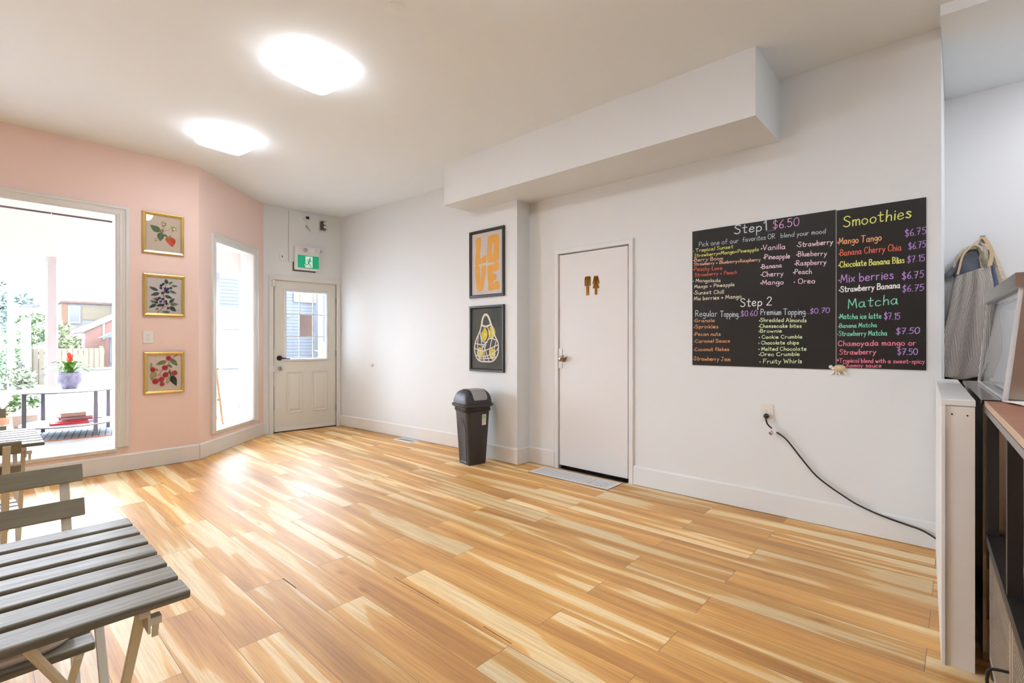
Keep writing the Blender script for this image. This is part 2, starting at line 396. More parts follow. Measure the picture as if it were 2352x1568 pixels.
# baseboards: board with an eased top edge
def base(name, L0, L1, loc, rotz, h=0.16, m_=trimd, gap=0.004):
    mb = MB(); P = [(0, gap), (-0.014, gap), (-0.014, h-0.012), (-0.006, h), (0, h)]
    mb.loft([[(L0, y, z) for y, z in P], [(L1, y, z) for y, z in P]])
    struct(mb, name, m_, None, loc, rotz)
base('baseboard_front', -4.3, -0.0, (*A, 0), 0.0)
base('baseboard_angled', 0.0, 1.33, (*A, 0), RA_)
base('baseboard_entrance', 0.0, 0.062, (*B, 0), RB)
base('baseboard_side', 0.0, 2.56, (*D, 0), RD, gap=0.012)
base('baseboard_pilaster', -3.93, -3.151, (3.55, 0, 0), RW, gap=0.012)
base('baseboard_pilaster_end', 0.0, 0.185, (3.55, 3.165, 0), 0.0)
base('baseboard_corner', -3.165, -2.845, (3.735, 0, 0), RW)
base('baseboard_right', -2.012, -0.07, (3.735, 0, 0), RW, m_=white)
# window casings (stepped mouldings) and jamb linings
cas = [(0, 0), (0, -0.024), (0.008, -0.030), (0.022, -0.030), (0.028, -0.022), (0.050, -0.018), (0.064, -0.022), (0.074, -0.016), (0.086, -0.014), (0.086, 0)]
casm = mat('grey_white_enamel', (0.74, 0.73, 0.70), 0.35)
struct(MB().ring_frame(-2.29, 0.968, 0.232, 2.44, cas, True), 'trim_2', casm, 'white stepped casing of the large window opening', (0, 5.705, 0))
struct(MB().ring_frame(0.195, 1.155, 0.222, 2.352, cas, True), 'trim_3', casm, 'white stepped casing of the narrow angled window', (*A, 0), RA_)
m = MB(); m.box((0.868, 5.70, 0.22), (0.882, 5.83, 2.392)); m.box((-2.2, 5.70, 2.376), (0.882, 5.83, 2.392))
struct(m, 'trim_4', trimw, 'white jamb lining of the large opening')
m = MB(); m.box((1.066, -0.003, 0.24), (1.08, 0.15, 2.287)); m.box((0.274, -0.003, 0.24), (0.288, 0.15, 2.287)); m.box((0.275, -0.003, 2.272), (1.08, 0.15, 2.287))
struct(m, 'trim_5', trimw, 'white jamb lining of the narrow opening', (*A, 0), RA_)
ledge = mat('worn_white_ledge', (0.62, 0.61, 0.61), 0.32, var=0.03, vscale=6)
sillm = mat('chipped_sill_paint', (0.66, 0.62, 0.55), 0.5, var=0.15, vscale=12)
m = MB(); m.slab([(-2.8, 5.83), (1.50, 5.83), (2.40, 6.74), (2.58, 6.74), (2.72, 8.0), (-2.8, 8.0)], 0.0, 0.22)
struct(m, 'floor_bay', ledge, 'white raised ledge of the shop window')
struct(MB().box((-2.2, 5.688, 0.188), (0.884, 5.86, 0.222)), 'trim_6', sillm, 'worn white sill board of the large opening', bevel=0.006)
struct(MB().box((0.270, -0.008, 0.20), (1.084, 0.16, 0.24)), 'trim_7', sillm, 'worn sill board of the narrow opening', (*A, 0), RA_, bevel=0.004)
# outer shop window of the bay
wf = mat('pale_window_frame', (0.50, 0.45, 0.435), 0.45)
m = MB(); m.box((-2.8, 8.0, 0.0), (2.72, 8.1, 0.40)); struct(m, 'wall_bay_low', trimw, 'low white wall below the shop window')
m = MB(); m.box((-2.8, 8.0, 2.20), (2.72, 8.1, 3.02)); struct(m, 'wall_bay_top', pink, 'pink panel above the shop window')
m = MB(); m.slab([(2.58, 6.735), (2.62, 6.735), (2.78, 8.1), (2.72, 8.1)], -0.14, 3.02); struct(m, 'wall_bay_side', trimw, 'white end wall of the window bay beside the entrance')
wroot = thing('window_1', 'shop window looking onto the street', None, (0, 8.0, 0), kind='structure'); 
for x in (-2.7, -1.06, 0.627):
    p = MB().box((x-0.042, -0.02, 0.40), (x+0.042, 0.07, 2.20)).build('mullion', wf, wroot, bevel=0.006); p['kind'] = 'structure'
    for s in (-1, 1):
        q = MB().box((x+s*0.048-0.008, 0.01, 0.40), (x+s*0.048+0.008, 0.05, 2.20)).build('glazing_bead', trimw, wroot); q['kind'] = 'structure'
m = MB().box((-2.7, 0.0, 2.176), (2.72, 0.06, 2.20)).box((-2.7, 0, 0.40), (2.72, 0.06, 0.425)).build('frame_rail', trimw, wroot); m['kind'] = 'structure'
for x0, x1 in ((-2.64, -1.12), (-1.00, 0.572), (0.682, 2.36), (2.415, 2.72)):
    p = MB().box((x0, 0.022, 0.42), (x1, 0.028, 2.18)).build('pane', glass, wroot); p['kind'] = 'structure'
greyf = mat('lavender_grey_aluminium', (0.42, 0.42, 0.48), 0.4)
for nm, a, b, mm in (('post', (2.365, -0.03, 0.40), (2.415, 0.07, 2.20), greyf), ('gasket', (2.352, -0.02, 0.41), (2.365, 0.0, 2.19), dark)):
    p = MB().box(a, b).build(nm, mm, wroot); p['kind'] = 'structure'

# ---------------------------------------------------------------- entrance door (door_1)
d1 = thing('door_1', 'pale grey-green entrance door with a nine-pane window', None, (*B, 0), RB, kind='structure')
def dpart(name, mb, m_, parent, **k):
    o = mb.build(name, m_, parent, **k); o['kind'] = 'structure'; return o
X0, X1 = 0.132, 0.953; G = (0.280, 0.818, 0.966, 1.864)
m = MB(); yb = (0.012, 0.055)
m.box((X0, yb[0], 0.02), (G[0]-0.01, yb[1], 2.006)); m.box((G[1]+0.01, yb[0], 0.02), (X1, yb[1], 2.006)); m.box((G[0]-0.01, yb[0], 0.02), (G[1]+0.01, yb[1], G[2]-0.01)); m.box((G[0]-0.01, yb[0], G[3]+0.01), (G[1]+0.01, yb[1], 2.006))
dpart('door_leaf', m, sage, d1)
mold = [(0, 0.0125), (0.0, 0.006), (0.006, 0.002), (0.014, 0.006), (0.022, 0.0115), (0.022, 0.0125)]
for x0, x1 in ((0.283, 0.490), (0.625, 0.826)):
    m = MB().ring_frame(x0, x1, 0.245, 0.795, mold)
    m.loft([[(x0+0.03, 0.0122, 0.275), (x1-0.03, 0.0122, 0.275), (x1-0.03, 0.0122, 0.765), (x0+0.03, 0.0122, 0.765)], [(x0+0.05, 0.006, 0.295), (x1-0.05, 0.006, 0.295), (x1-0.05, 0.006, 0.745), (x0+0.05, 0.006, 0.745)]])
    dpart('raised_panel', m, sage, d1)
wfr = mat('cool_white_vinyl', (0.80, 0.81, 0.83), 0.35)
dpart('glazing_frame', MB().ring_frame(G[0]-0.028, G[1]+0.028, G[2]-0.028, G[3]+0.028, [(0, 0.0125), (0, 0.0), (0.01, -0.008), (0.03, -0.006), (0.036, 0.02), (0.036, 0.03), (0, 0.03)]), wfr, d1)
m = MB(); gx = (G[1]-G[0])/3; gz = (G[3]-G[2])/3
for k in (1, 2):
    m.box((G[0]+gx*k-0.006, 0.018, G[2]), (G[0]+gx*k+0.006, 0.030, G[3])); m.box((G[0], 0.0185, G[2]+gz*k-0.006), (G[1], 0.0295, G[2]+gz*k+0.006))
dpart('muntin_grid', m, wfr, d1)
dpart('pane', MB().box((G[0], 0.034, G[2]), (G[1], 0.039, G[3])), glass, d1)
for z in (0.26, 1.03, 1.77):
    h = dpart('hinge', MB().cyl((0.956, 0.004, z-0.045), (0.956, 0.004, z+0.045), 0.007, n=10).box((0.957, 0.006, z-0.045), (0.978, 0.0095, z+0.045)), nickel, d1)
m = MB().cyl((0.196, 0.0125, 0.982), (0.196, -0.006, 0.982), 0.033, n=24).cyl((0.196, -0.006, 0.982), (0.196, -0.045, 0.982), 0.011, n=14)
m.tube([(0.196, -0.045, 0.982), (0.225, -0.05, 0.980), (0.27, -0.050, 0.976), (0.315, -0.046, 0.970)], [0.010, 0.009, 0.007, 0.006], 10)
dpart('lever_handle', m, black, d1, smooth=True)
m = MB().cyl((0.207, 0.0125, 0.845), (0.207, -0.010, 0.845), 0.030, 0.026, n=24)
db = dpart('deadbolt', m, chrome, d1, smooth=True)
dpart('thumb_turn', MB().box((0.203, -0.028, 0.825), (0.211, -0.010, 0.865)), nickel, db)
dpart('door_sweep', MB().box((X0+0.004, 0.002, 0.014), (X1-0.004, 0.0125, 0.062)), trimw, d1, bevel=0.003)
m = MB(); m.box((0.123, 0.02, 0.0), (0.132, 0.06, 2.02)); m.box((0.953, 0.02, 0.0), (0.961, 0.06, 2.02)); m.box((0.123, 0.02, 2.006), (0.961, 0.06, 2.021)); m.box((0.125, 0.03, 0.0), (0.96, 0.06, 0.02))
m.box((0.1235, 0.004, 1.10), (0.131, 0.02, 1.95)); m.box((0.1235, 0.004, 0.30), (0.131, 0.02, 0.62)); m.box((0.123, 0.004, 2.0065), (0.955, 0.02, 2.016))
dpart('weatherstrip', m, dark, d1)
struct(MB().ring_frame(0.066, 1.014, 0.0, 2.062, [(0, 0), (0, -0.016), (0.048, -0.016), (0.056, -0.008), (0.056, 0)], True), 'trim_8', trimd, 'white flat casing of the entrance door', (*B, 0), RB)
m = MB().box((0.060, -0.03, 0.81), (0.126, -0.016, 0.88)).box((0.055, -0.034, 0.886), (0.115, -0.026, 0.893)).cyl((0.118, -0.036, 0.845), (0.118, -0.016, 0.845), 0.011, n=12)
tag(m.build('strike_plate', trimw, None, loc=(*B, 0), rotz=RB), 'white painted strike plate on the casing left of the entrance door', 'strike plate')
m = MB().box((0.098, -0.040, 1.915), (0.132, -0.0165, 2.005))
tag(m.build('door_contact_sensor', ivory, None, loc=(*B, 0), rotz=RB, bevel=0.004), 'small ivory alarm contact at the top left corner of the entrance door', 'sensor')
sh = MB(); sh.cur = 0; sh.box((0.452, 0.0300, 1.272), (0.628, 0.0338, 1.560)); sh.cur = 1
for k in range(11):
    xx = 0.470 + 0.004*(k % 3); sh.box((xx, 0.0293, 1.300+0.0225*k), (xx+0.10+0.035*((k*7) % 3)/2, 0.0301, 1.304+0.0225*k))
tag(sh.build('notice_sheet', [mat('mauve_paper', (0.62, 0.53, 0.545), 0.8), mat('faint_ink', (0.54, 0.44, 0.455), 0.8)], None, loc=(*B, 0), rotz=RB), 'mauve paper notice taped over the middle pane of the entrance door', 'notice')

# ---------------------------------------------------------------- restroom door (door_2)
d2 = thing('door_2', 'flat white restroom door in the right wall', None, (3.735, 0, 0), RW, kind='structure')
dpart('door_leaf', MB().box((-2.793, 0.0, 0.035), (-2.071, 0.035, 2.014)), doorw, d2, bevel=0.002)
m = MB().box((-2.80, 0.05, 0.0), (-2.062, 0.11, 2.02)); dpart('dark_gap', m, dark, d2)  # dark sheet added behind the leaf to stop light and darken gaps
dpart('threshold', MB().box((-2.79, -0.022, 0.0), (-2.075, 0.04, 0.006)), steel, d2)
m = MB().lathe([(0.001, 0.0), (0.031, 0.001), (0.032, 0.006), (0.020, 0.012), (0.012, 0.018), (0.012, 0.036), (0.022, 0.042), (0.027, 0.052), (0.025, 0.064), (0.014, 0.071), (0.001, 0.072)], n=28)
for i, p in enumerate(m.v): m.v[i] = (p[0]-2.737, -p[2], p[1]+1.04)
kn = dpart('door_knob', m, nickel, d2, smooth=True)
dpart('key_cylinder', MB().cyl((-2.737, -0.070, 1.04), (-2.737, -0.0745, 1.04), 0.007, n=14), chrome, kn)
dpart('latch_guard', MB().box((-2.808, -0.006, 0.945), (-2.757, 0.0, 1.135)), doorw, d2, bevel=0.002)
for z in (0.155, 1.77):
    dpart('hinge', MB().cyl((-2.066, -0.006, z-0.05), (-2.066, -0.006, z+0.05), 0.0065, n=10).box((-2.076, -0.003, z-0.05), (-2.055, -0.0005, z+0.05)), mat('painted_hinge', (0.66, 0.63, 0.60), 0.4), d2)
struct(MB().ring_frame(-2.842, -2.014, 0.0, 2.068, [(0, 0), (0, -0.012), (0.006, -0.016), (0.040, -0.016), (0.044, -0.010), (0.044, 0)], True), 'trim_9', doorw, 'narrow white casing of the restroom door', (3.735, 0, 0), RW)

# ---------------------------------------------------------------- pony wall (structure) beside the service area
RP = math.radians(2.15); PO = (2.435, -0.046, 0)
m = MB().box((0.008, 0.0, 0.0), (1.30, 0.086, 0.963)); struct(m, 'wall_half', trimw, 'white half wall running out from the right wall', PO, RP)
struct(MB().box((0.0, 0.0, 0.0), (0.008, 0.079, 0.961)), 'trim_10', mat('cream_end_panel', (0.84, 0.80, 0.74), 0.5, var=0.02, vscale=20), 'cream end panel of the half wall', PO, RP)
struct(MB().box((0.0, -0.002, 0.9635), (1.30, 0.092, 0.986)), 'trim_11', trimw, 'white cap of the half wall', PO, RP, bevel=0.002)
struct(MB().box((-0.008, 0.0795, 0.0), (1.30, 0.092, 0.9633)), 'trim_12', trimw, 'white side board of the half wall', PO, RP, bevel=0.002)
for y, z in ((0.020, 0.930), (0.062, 0.932), (0.056, 0.66)):
    tag(MB().cyl((-0.0012, y, z), (0.001, y, z), 0.0028, n=12).build('screw_hole', dark if z > 0.9 else ivory, None, loc=PO, rotz=RP), ('left' if y == 0.062 else 'right')+' screw hole at the top of the half wall end panel' if z > 0.9 else 'small pale filled dent halfway up the half wall end panel', 'screw hole' if z > 0.9 else 'dent')
# ---------------------------------------------------------------- ceiling lamps (the room's own, plus added fill lights)
diff = mat('lamp_diffuser', (0.9, 0.9, 0.9), 0.5, emit=(0.93, 0.985, 1.07), estr=LAMP)
rim = mat('lamp_rim', (0.9, 0.9, 0.9), 0.5, emit=(0.93, 0.985, 1.07), estr=6.0)
def make_lamp(label, x, y, rz=math.radians(6)):
    t = thing('ceiling_light', label, 'ceiling light', (x, y, cz(y)), rz, 'ceiling lights in a row')
    MB().box((-0.155, -0.155, -0.028), (0.155, 0.155, 0.0)).build('base_plate', wplas, t, bevel=0.01)
    rings = []
    for s, z in ((0.92, -0.030), (1.0, -0.040), (1.0, -0.052), (0.97, -0.066), (0.88, -0.080), (0.70, -0.090), (0.42, -0.0965), (0.15, -0.099)):
        R = []
        for k in range(48):
            a = 2*PI*k/48; ca, sa = math.cos(a), math.sin(a)
            e = 2/7.0; R.append((0.203*s*math.copysign(abs(ca)**e, ca), 0.203*s*math.copysign(abs(sa)**e, sa), z))
        rings.append(R)
    m = MB(); m.loft(rings); m.mi = [1 if k < 48*3 or k == 48*7 else 0 for k in range(len(m.f))]
    m.build('diffuser', [diff, rim], t, smooth=True)
    return t
l0 = make_lamp('glowing square ceiling light nearest the camera, above the middle of the floor', 1.475, 3.08)
for lb, y in (('glowing square ceiling light farthest from the camera, nearest the entrance door', 4.68), ('glowing square ceiling light just outside the top of the view', 1.35), ('glowing square fill light added on the ceiling behind the viewpoint', -0.3), ('glowing square fill light added on the ceiling at the back of the room', -1.95)):  # the last two are added, unseen, to even out the lighting
    c = copy_tree(l0, label=lb); c.location = (1.475, y, cz(y))
for lb, x, y in (('glowing square fill light added over the kitchen recess', 4.1, -0.95), ('glowing square fill light added over the serving area', 2.75, -1.25)):  # unseen fill lights, added to brighten the recess and right side
    c = copy_tree(l0, label=lb); c.location = (x, y, 2.94 if x > 3.7 else cz(y))
m = MB().lathe([(0.001, 0.0), (0.050, 0.0), (0.0505, -0.003), (0.046, -0.004), (0.001, -0.004)], n=36)
o = m.build('junction_box_cover', ceilm, None, smooth=True, angle=30); o.location = (1.52, 2.235, cz(2.2)); tag(o, 'round painted cover plate on the ceiling near the top edge', 'cover plate')

# ---------------------------------------------------------------- hand lettering (single-stroke alphabet drawn for this board)
GL = {
'A': "0 0 28 100|28 100 56 0|10 35 47 35", 'B': "5 0 5 100|5 100 35 97 44 78 33 58 5 53|5 53 42 48 50 28 38 4 5 0", 'C': "52 82 36 99 16 90 4 58 8 22 24 2 42 4 54 18",
'F': "5 0 5 100|5 100 48 100|5 55 38 55", 'G': "52 82 36 98 14 88 4 52 12 14 32 2 50 16 52 42|52 42 30 42", 'J': "10 100 54 100|34 100 34 24 24 3 10 4 2 22",
'L': "5 100 5 0|5 0 46 2", 'M': "2 0 9 96|9 96 30 28|30 28 54 98|54 98 60 0", 'O': "32 100 10 84 3 48 13 10 34 0 54 16 60 54 52 88 32 100", 'P': "6 0 6 100|6 100 36 98 48 78 38 54 6 48",
'R': "6 0 6 100|6 100 36 98 46 78 36 54 6 50|20 50 50 0", 'S': "48 86 32 100 12 93 8 74 26 55 44 38 43 13 24 0 3 12", 'T': "0 98 58 98|29 98 27 0", 'V': "2 100 26 0|26 0 52 100",
'W': "0 100 16 0|16 0 34 70|34 70 52 0|52 0 70 100",
'a': "40 48 24 56 7 40 5 16 18 1 33 12 40 48|40 54 41 8 48 0", 'b': "6 100 6 0|6 32 22 55 39 44 41 20 26 1 6 8", 'c': "38 46 22 56 6 40 7 12 22 0 40 10", 'd': "40 42 22 55 6 38 6 12 21 1 38 14|42 100 40 0",
'e': "6 28 37 33 33 52 18 55 6 34 9 8 25 0 40 10", 'f': "38 92 26 98 18 84 18 0|4 54 34 54", 'g': "40 46 22 56 7 40 9 15 24 9 39 24|41 54 40 -18 26 -38 7 -28", 'h': "6 100 6 0|6 28 18 50 32 50 37 30 38 0",
'i': "8 54 8 0|8 76 8 79", 'k': "6 100 6 0|34 56 8 26|15 32 36 0", 'l': "8 100 8 0", 'm': "5 54 5 0|5 34 16 54 26 46 27 0|27 34 38 54 49 46 51 0", 'n': "5 54 5 0|5 32 18 54 33 47 36 0",
'o': "22 56 7 44 4 18 20 0 37 12 40 40 22 56", 'p': "6 54 6 -40|6 36 20 55 37 46 40 20 25 2 6 10", 'r': "6 54 6 0|6 30 16 50 32 52", 's': "32 48 18 56 8 45 20 30 32 15 21 0 3 8",
't': "18 90 18 12 25 1 36 5|2 60 36 60", 'u': "5 54 6 16 17 0 32 12 37 54|37 54 38 0", 'v': "3 54 20 0|20 0 38 54", 'w': "2 54 14 0|14 0 27 44|27 44 40 0|40 0 53 54", 'x': "4 54 36 0|36 54 4 0", 'y': "4 54 21 8|40 54 22 4 7 -36",
'0': "26 100 8 82 3 46 12 8 28 0 44 18 48 56 42 88 26 100", '1': "8 80 24 100|24 100 24 0", '2': "6 78 18 98 38 93 42 70 26 38 4 2|4 2 48 2", '5': "44 98 13 98|13 98 9 58|9 58 30 62 44 40 35 10 18 0 4 10",
'6': "38 98 16 68 5 32 15 4 33 2 42 20 35 41 18 43 6 28", '7': "4 98 44 98|44 98 18 0|12 50 38 50", '$': "44 82 30 94 11 86 10 66 28 50 43 34 39 10 22 3 4 16|26 112 24 -14", '.': "4 0 7 2", '+': "20 54 20 8|2 31 38 31",
'\u2022': "10 30 12 31", '*': "16 78 16 26|2 66 30 38|30 66 2 38", '-': "4 30 30 30"}
GLY = {k: [[(float(a), float(b)) for a, b in zip(s.split()[::2], s.split()[1::2])] for s in v.split('|')] for k, v in GL.items()}
ADV = {k: max(p[0] for s in v for p in s)+13 for k, v in GLY.items()}; ADV[' '] = 30; ADV['.'] = 22; ADV['\u2022'] = 26
def write(mb, text, x0, z0, x1, z1, h, wd, y, rnd):
    tot = sum(ADV[c] for c in text)-13; L_ = math.hypot(x1-x0, z1-z0); ux, uz = (x1-x0)/L_, (z1-z0)/L_; sx = L_/tot; sz = h/100.0
    if sx > sz*1.35: pass
    cx = 0.0
    for c in text:
        if c != ' ':
            jit = rnd.uniform(-3, 3); sl = rnd.uniform(-0.03, 0.06)
            for st in GLY[c]:
                P = [((cx+p[0]+p[1]*sl)*sx, (p[1]+jit)*sz) for p in st]
                P = [(x0+ux*p[0]-uz*p[1]*0.0, z0+uz*p[0]+p[1]) for p in P]
                wd2 = wd*1.9 if c == '\u2022' else wd
                mb.stroke(crom(P, 4) if len(P) > 2 else P, wd2*rnd.uniform(0.88, 1.12), y)
        cx += ADV[c]
TEXT=[
('Step1','ice',0.308,1.982,0.525,1.978,0.063,1.5),
('.......','pink',0.526,1.971,0.577,1.971,0.036,0.8),
('$6.50','pink',0.564,1.981,0.725,1.976,0.056,1.1),
('Pick one of our','ice',0.049,1.924,0.338,1.916,0.035,0.8),
('favorites OR','ice',0.365,1.916,0.579,1.913,0.034,0.8),
('blend your mood','ice',0.614,1.912,0.877,1.903,0.031,0.8),
('• Tropical Sunset','lime',0.005,1.886,0.3,1.881,0.025,1),
('Strawberry+Mango+Pineapple','lime',0.014,1.848,0.474,1.839,0.025,1),
('•Berry Boom','peach',0.005,1.814,0.229,1.804,0.027,1),
('Strawberry + Blueberry+Raspberry','peach',0.012,1.783,0.486,1.767,0.023,1),
('•Peachy Love','red',0.005,1.742,0.223,1.731,0.028,1),
('Strawberry + Peach','red',0.019,1.699,0.327,1.692,0.025,1),
('• Mangolada','cream',0.005,1.656,0.211,1.642,0.026,1),
('Mango + Pineapple','cream',0.017,1.609,0.31,1.604,0.025,1),
('•Sunset Chill','cream',0.008,1.562,0.233,1.554,0.027,1),
('Mix berries + Mango','cream',0.013,1.516,0.357,1.513,0.028,1),
('Step 2','white',0.351,1.452,0.557,1.451,0.058,1.4),
('Regular','ice',0.023,1.392,0.187,1.387,0.045,1),
('Topping..','ice',0.211,1.384,0.351,1.379,0.043,1),
('$0.60','lilac',0.355,1.383,0.465,1.383,0.038,1),
('Premium Topping','ice',0.486,1.387,0.761,1.38,0.041,1),
('..$0.70','lilac',0.768,1.384,0.9,1.386,0.033,1),
('•Granola','orange',0.01,1.349,0.169,1.346,0.025,1),
('•Sprinkles','orange',0.01,1.301,0.194,1.299,0.026,1),
('•Pecan nuts','orange',0.01,1.244,0.211,1.243,0.026,1),
('•Caramel Sauce','orange',0.013,1.191,0.278,1.194,0.025,1),
('•Coconut flakes','orange',0.01,1.127,0.272,1.132,0.025,1),
('•Strawberry Jam','orange',0.005,1.056,0.28,1.057,0.028,1),
('•Shredded Almonds','mint',0.477,1.339,0.768,1.329,0.026,1.1),
('•Cheesecake bites','mint',0.474,1.298,0.739,1.293,0.025,1.1),
('•Brownie','mint',0.473,1.263,0.62,1.262,0.024,1.1),
('• Cookie Crumble','mint',0.474,1.221,0.743,1.221,0.023,1.1),
('• Chocolate chips','mint',0.473,1.18,0.723,1.181,0.024,1.1),
('• Melted Chocolate','mint',0.473,1.136,0.768,1.14,0.025,1.1),
('•Oreo Crumble','mint',0.474,1.098,0.728,1.104,0.025,1.1),
('• Fruity Whirls','mint',0.479,1.047,0.741,1.055,0.029,1.1),
('•Vanilla','blush',0.488,1.842,0.642,1.832,0.035,1.2),
('•Pineapple','blush',0.504,1.776,0.67,1.765,0.033,1.2),
('•Banana','blush',0.486,1.711,0.62,1.71,0.03,1.2),
('•Cherry','blush',0.486,1.657,0.63,1.649,0.034,1.2),
('•Mango','blush',0.484,1.599,0.63,1.592,0.033,1.2),
('•Strawberry','blush',0.711,1.834,0.917,1.828,0.033,1.2),
('•Blueberry','blush',0.708,1.773,0.884,1.757,0.033,1.2),
('•Raspberry','blush',0.699,1.713,0.881,1.701,0.033,1.2),
('•Peach','blush',0.689,1.655,0.798,1.649,0.032,1.2),
('• Oreo','blush',0.693,1.591,0.817,1.583,0.033,1.2),
('Smoothies','lime',0.974,1.928,1.308,1.933,0.066,1.4),
('$6.75','lilac',1.281,1.823,1.376,1.827,0.04,0.9),
('•Mango Tango','orange',0.941,1.821,1.168,1.817,0.041,1.2),
('•Banana Cherry Chia','red',0.948,1.747,1.264,1.745,0.04,1.1),
('$6.75','lilac',1.297,1.744,1.375,1.749,0.038,0.9),
('•Chocolate Banana Bliss','lime',0.948,1.674,1.278,1.668,0.037,1.2),
('$7.15','lilac',1.29,1.666,1.371,1.67,0.038,0.9),
('•Mix berries','lilac',0.946,1.575,1.226,1.579,0.052,1.2),
('$6.75','lilac',1.267,1.571,1.366,1.574,0.04,1),
('•Strawberry Banana','white',0.952,1.515,1.257,1.521,0.036,1.5),
('$6.75','lilac',1.267,1.494,1.366,1.498,0.038,1),
('Matcha','green',1.0,1.41,1.248,1.425,0.059,1.2),
('•Matcha ice latte','green',0.948,1.344,1.168,1.341,0.032,1.1),
('$7.15','lilac',1.182,1.336,1.257,1.331,0.039,1),
('•Banana Matcha','green',0.946,1.288,1.146,1.289,0.027,1),
('•Strawberry Matcha','green',0.943,1.236,1.196,1.237,0.031,1),
('$7.50','lilac',1.238,1.244,1.347,1.247,0.036,1.1),
('Chamoyada mango or','rose',0.946,1.172,1.331,1.178,0.032,1.2),
('Strawberry','rose',0.953,1.116,1.141,1.123,0.032,1.2),
('$7.50','lilac',1.244,1.121,1.339,1.123,0.036,1.1),
('*Tropical blend with a sweet-spicy','rose',0.941,1.067,1.371,1.072,0.025,1),
('Chamoy sauce','rose',0.971,1.037,1.168,1.042,0.024,1)]
CHALK = {'ice': (0.62, 0.74, 0.80), 'pink': (0.80, 0.40, 0.74), 'lime': (0.78, 0.80, 0.20), 'peach': (0.86, 0.52, 0.36), 'red': (0.78, 0.16, 0.10), 'cream': (0.84, 0.82, 0.62), 'white': (0.86, 0.88, 0.88),
         'lilac': (0.52, 0.30, 0.72), 'orange': (0.86, 0.42, 0.20), 'mint': (0.72, 0.86, 0.52), 'blush': (0.86, 0.66, 0.76), 'green': (0.24, 0.72, 0.50), 'rose': (0.86, 0.22, 0.32)}
CNAME = {'ice': 'pale blue-white', 'pink': 'pink', 'lime': 'yellow-green', 'peach': 'peach', 'red': 'red', 'cream': 'cream', 'white': 'white', 'lilac': 'purple', 'orange': 'orange', 'mint': 'pale green', 'blush': 'pinkish white', 'green': 'sea green', 'rose': 'rose red'}
board = thing('menu_board', 'large black chalk menu board of steps, toppings, smoothies and prices on the right wall', 'menu board', (3.734, 0, 0), RW)
chalkb = mat('black_chalkboard', (0.020, 0.019, 0.018), 0.42, spec=0.35, var=0.35, vscale=3)
MB().box((-1.514, -0.004, 1.019), (-0.581, 0.0, 2.047)).build('left_panel', chalkb, board)
MB().box((-0.576, -0.0045, 1.032), (-0.136, 0.0, 2.040)).build('right_panel', chalkb, board)
MB().box((-0.5815, -0.0035, 1.03), (-0.5755, 0.0, 2.045)).build('seam', mat('grey_seam', (0.35, 0.34, 0.33), 0.6), board)
rnd = random.Random(11)
for tx, col, s0, z0, s1, z1, h, wgt in TEXT:
    mb = MB(); write(mb, tx, -1.514+s0, z0, -1.514+s1, z1, h, 0.0042*wgt*(0.72+h*5.0), -0.0052, rnd)
    o = mb.build('lettering', mat('chalk_'+col, CHALK[col], 0.7, spec=0.2), board, flip=False); o['label'] = CNAME[col]+' hand lettering'
# turtle ornament stuck over the lower end of the seam
tu = thing('turtle_ornament', 'small cream and tan turtle ornament stuck at the bottom edge of the menu board', 'ornament', (3.735, 0.566, 1.016), RW)
shell = MB()
for z_, r_ in ((0, 1),): pass
sm = MB().lathe([(0.001, 0.0), (0.036, 0.0005), (0.036, 0.003), (0.030, 0.010), (0.018, 0.0155), (0.001, 0.0175)], n=20, sx=1.0, sy=0.72)
for i, p in enumerate(sm.v): sm.v[i] = (p[0]+0.006, -0.0046-p[2], p[1]+0.010)
sm.build('shell', mat('tan_shell', (0.62, 0.50, 0.30), 0.5, var=0.35, vscale=55), tu, smooth=True)
cream_ = mat('cream_skin', (0.82, 0.78, 0.68), 0.5)
hm = MB().ball((-0.040, -0.011, 0.020), 0.012, 12, 8).tube([(-0.040, -0.010, 0.02), (-0.024, -0.009, 0.008)], [0.008, 0.010], 10)
hm.build('head', cream_, tu, smooth=True)
for x, z, dx in ((-0.020, -0.012, -0.012), (0.000, -0.016, 0.006), (0.028, -0.012, 0.010), (-0.008, -0.014, -0.002)):
    MB().tube([(x, -0.009, z+0.008), (x+dx, -0.009, z-0.010), (x+dx*1.8, -0.008, z-0.016)], [0.006, 0.005, 0.0055], 8).build('leg', cream_, tu, smooth=True)

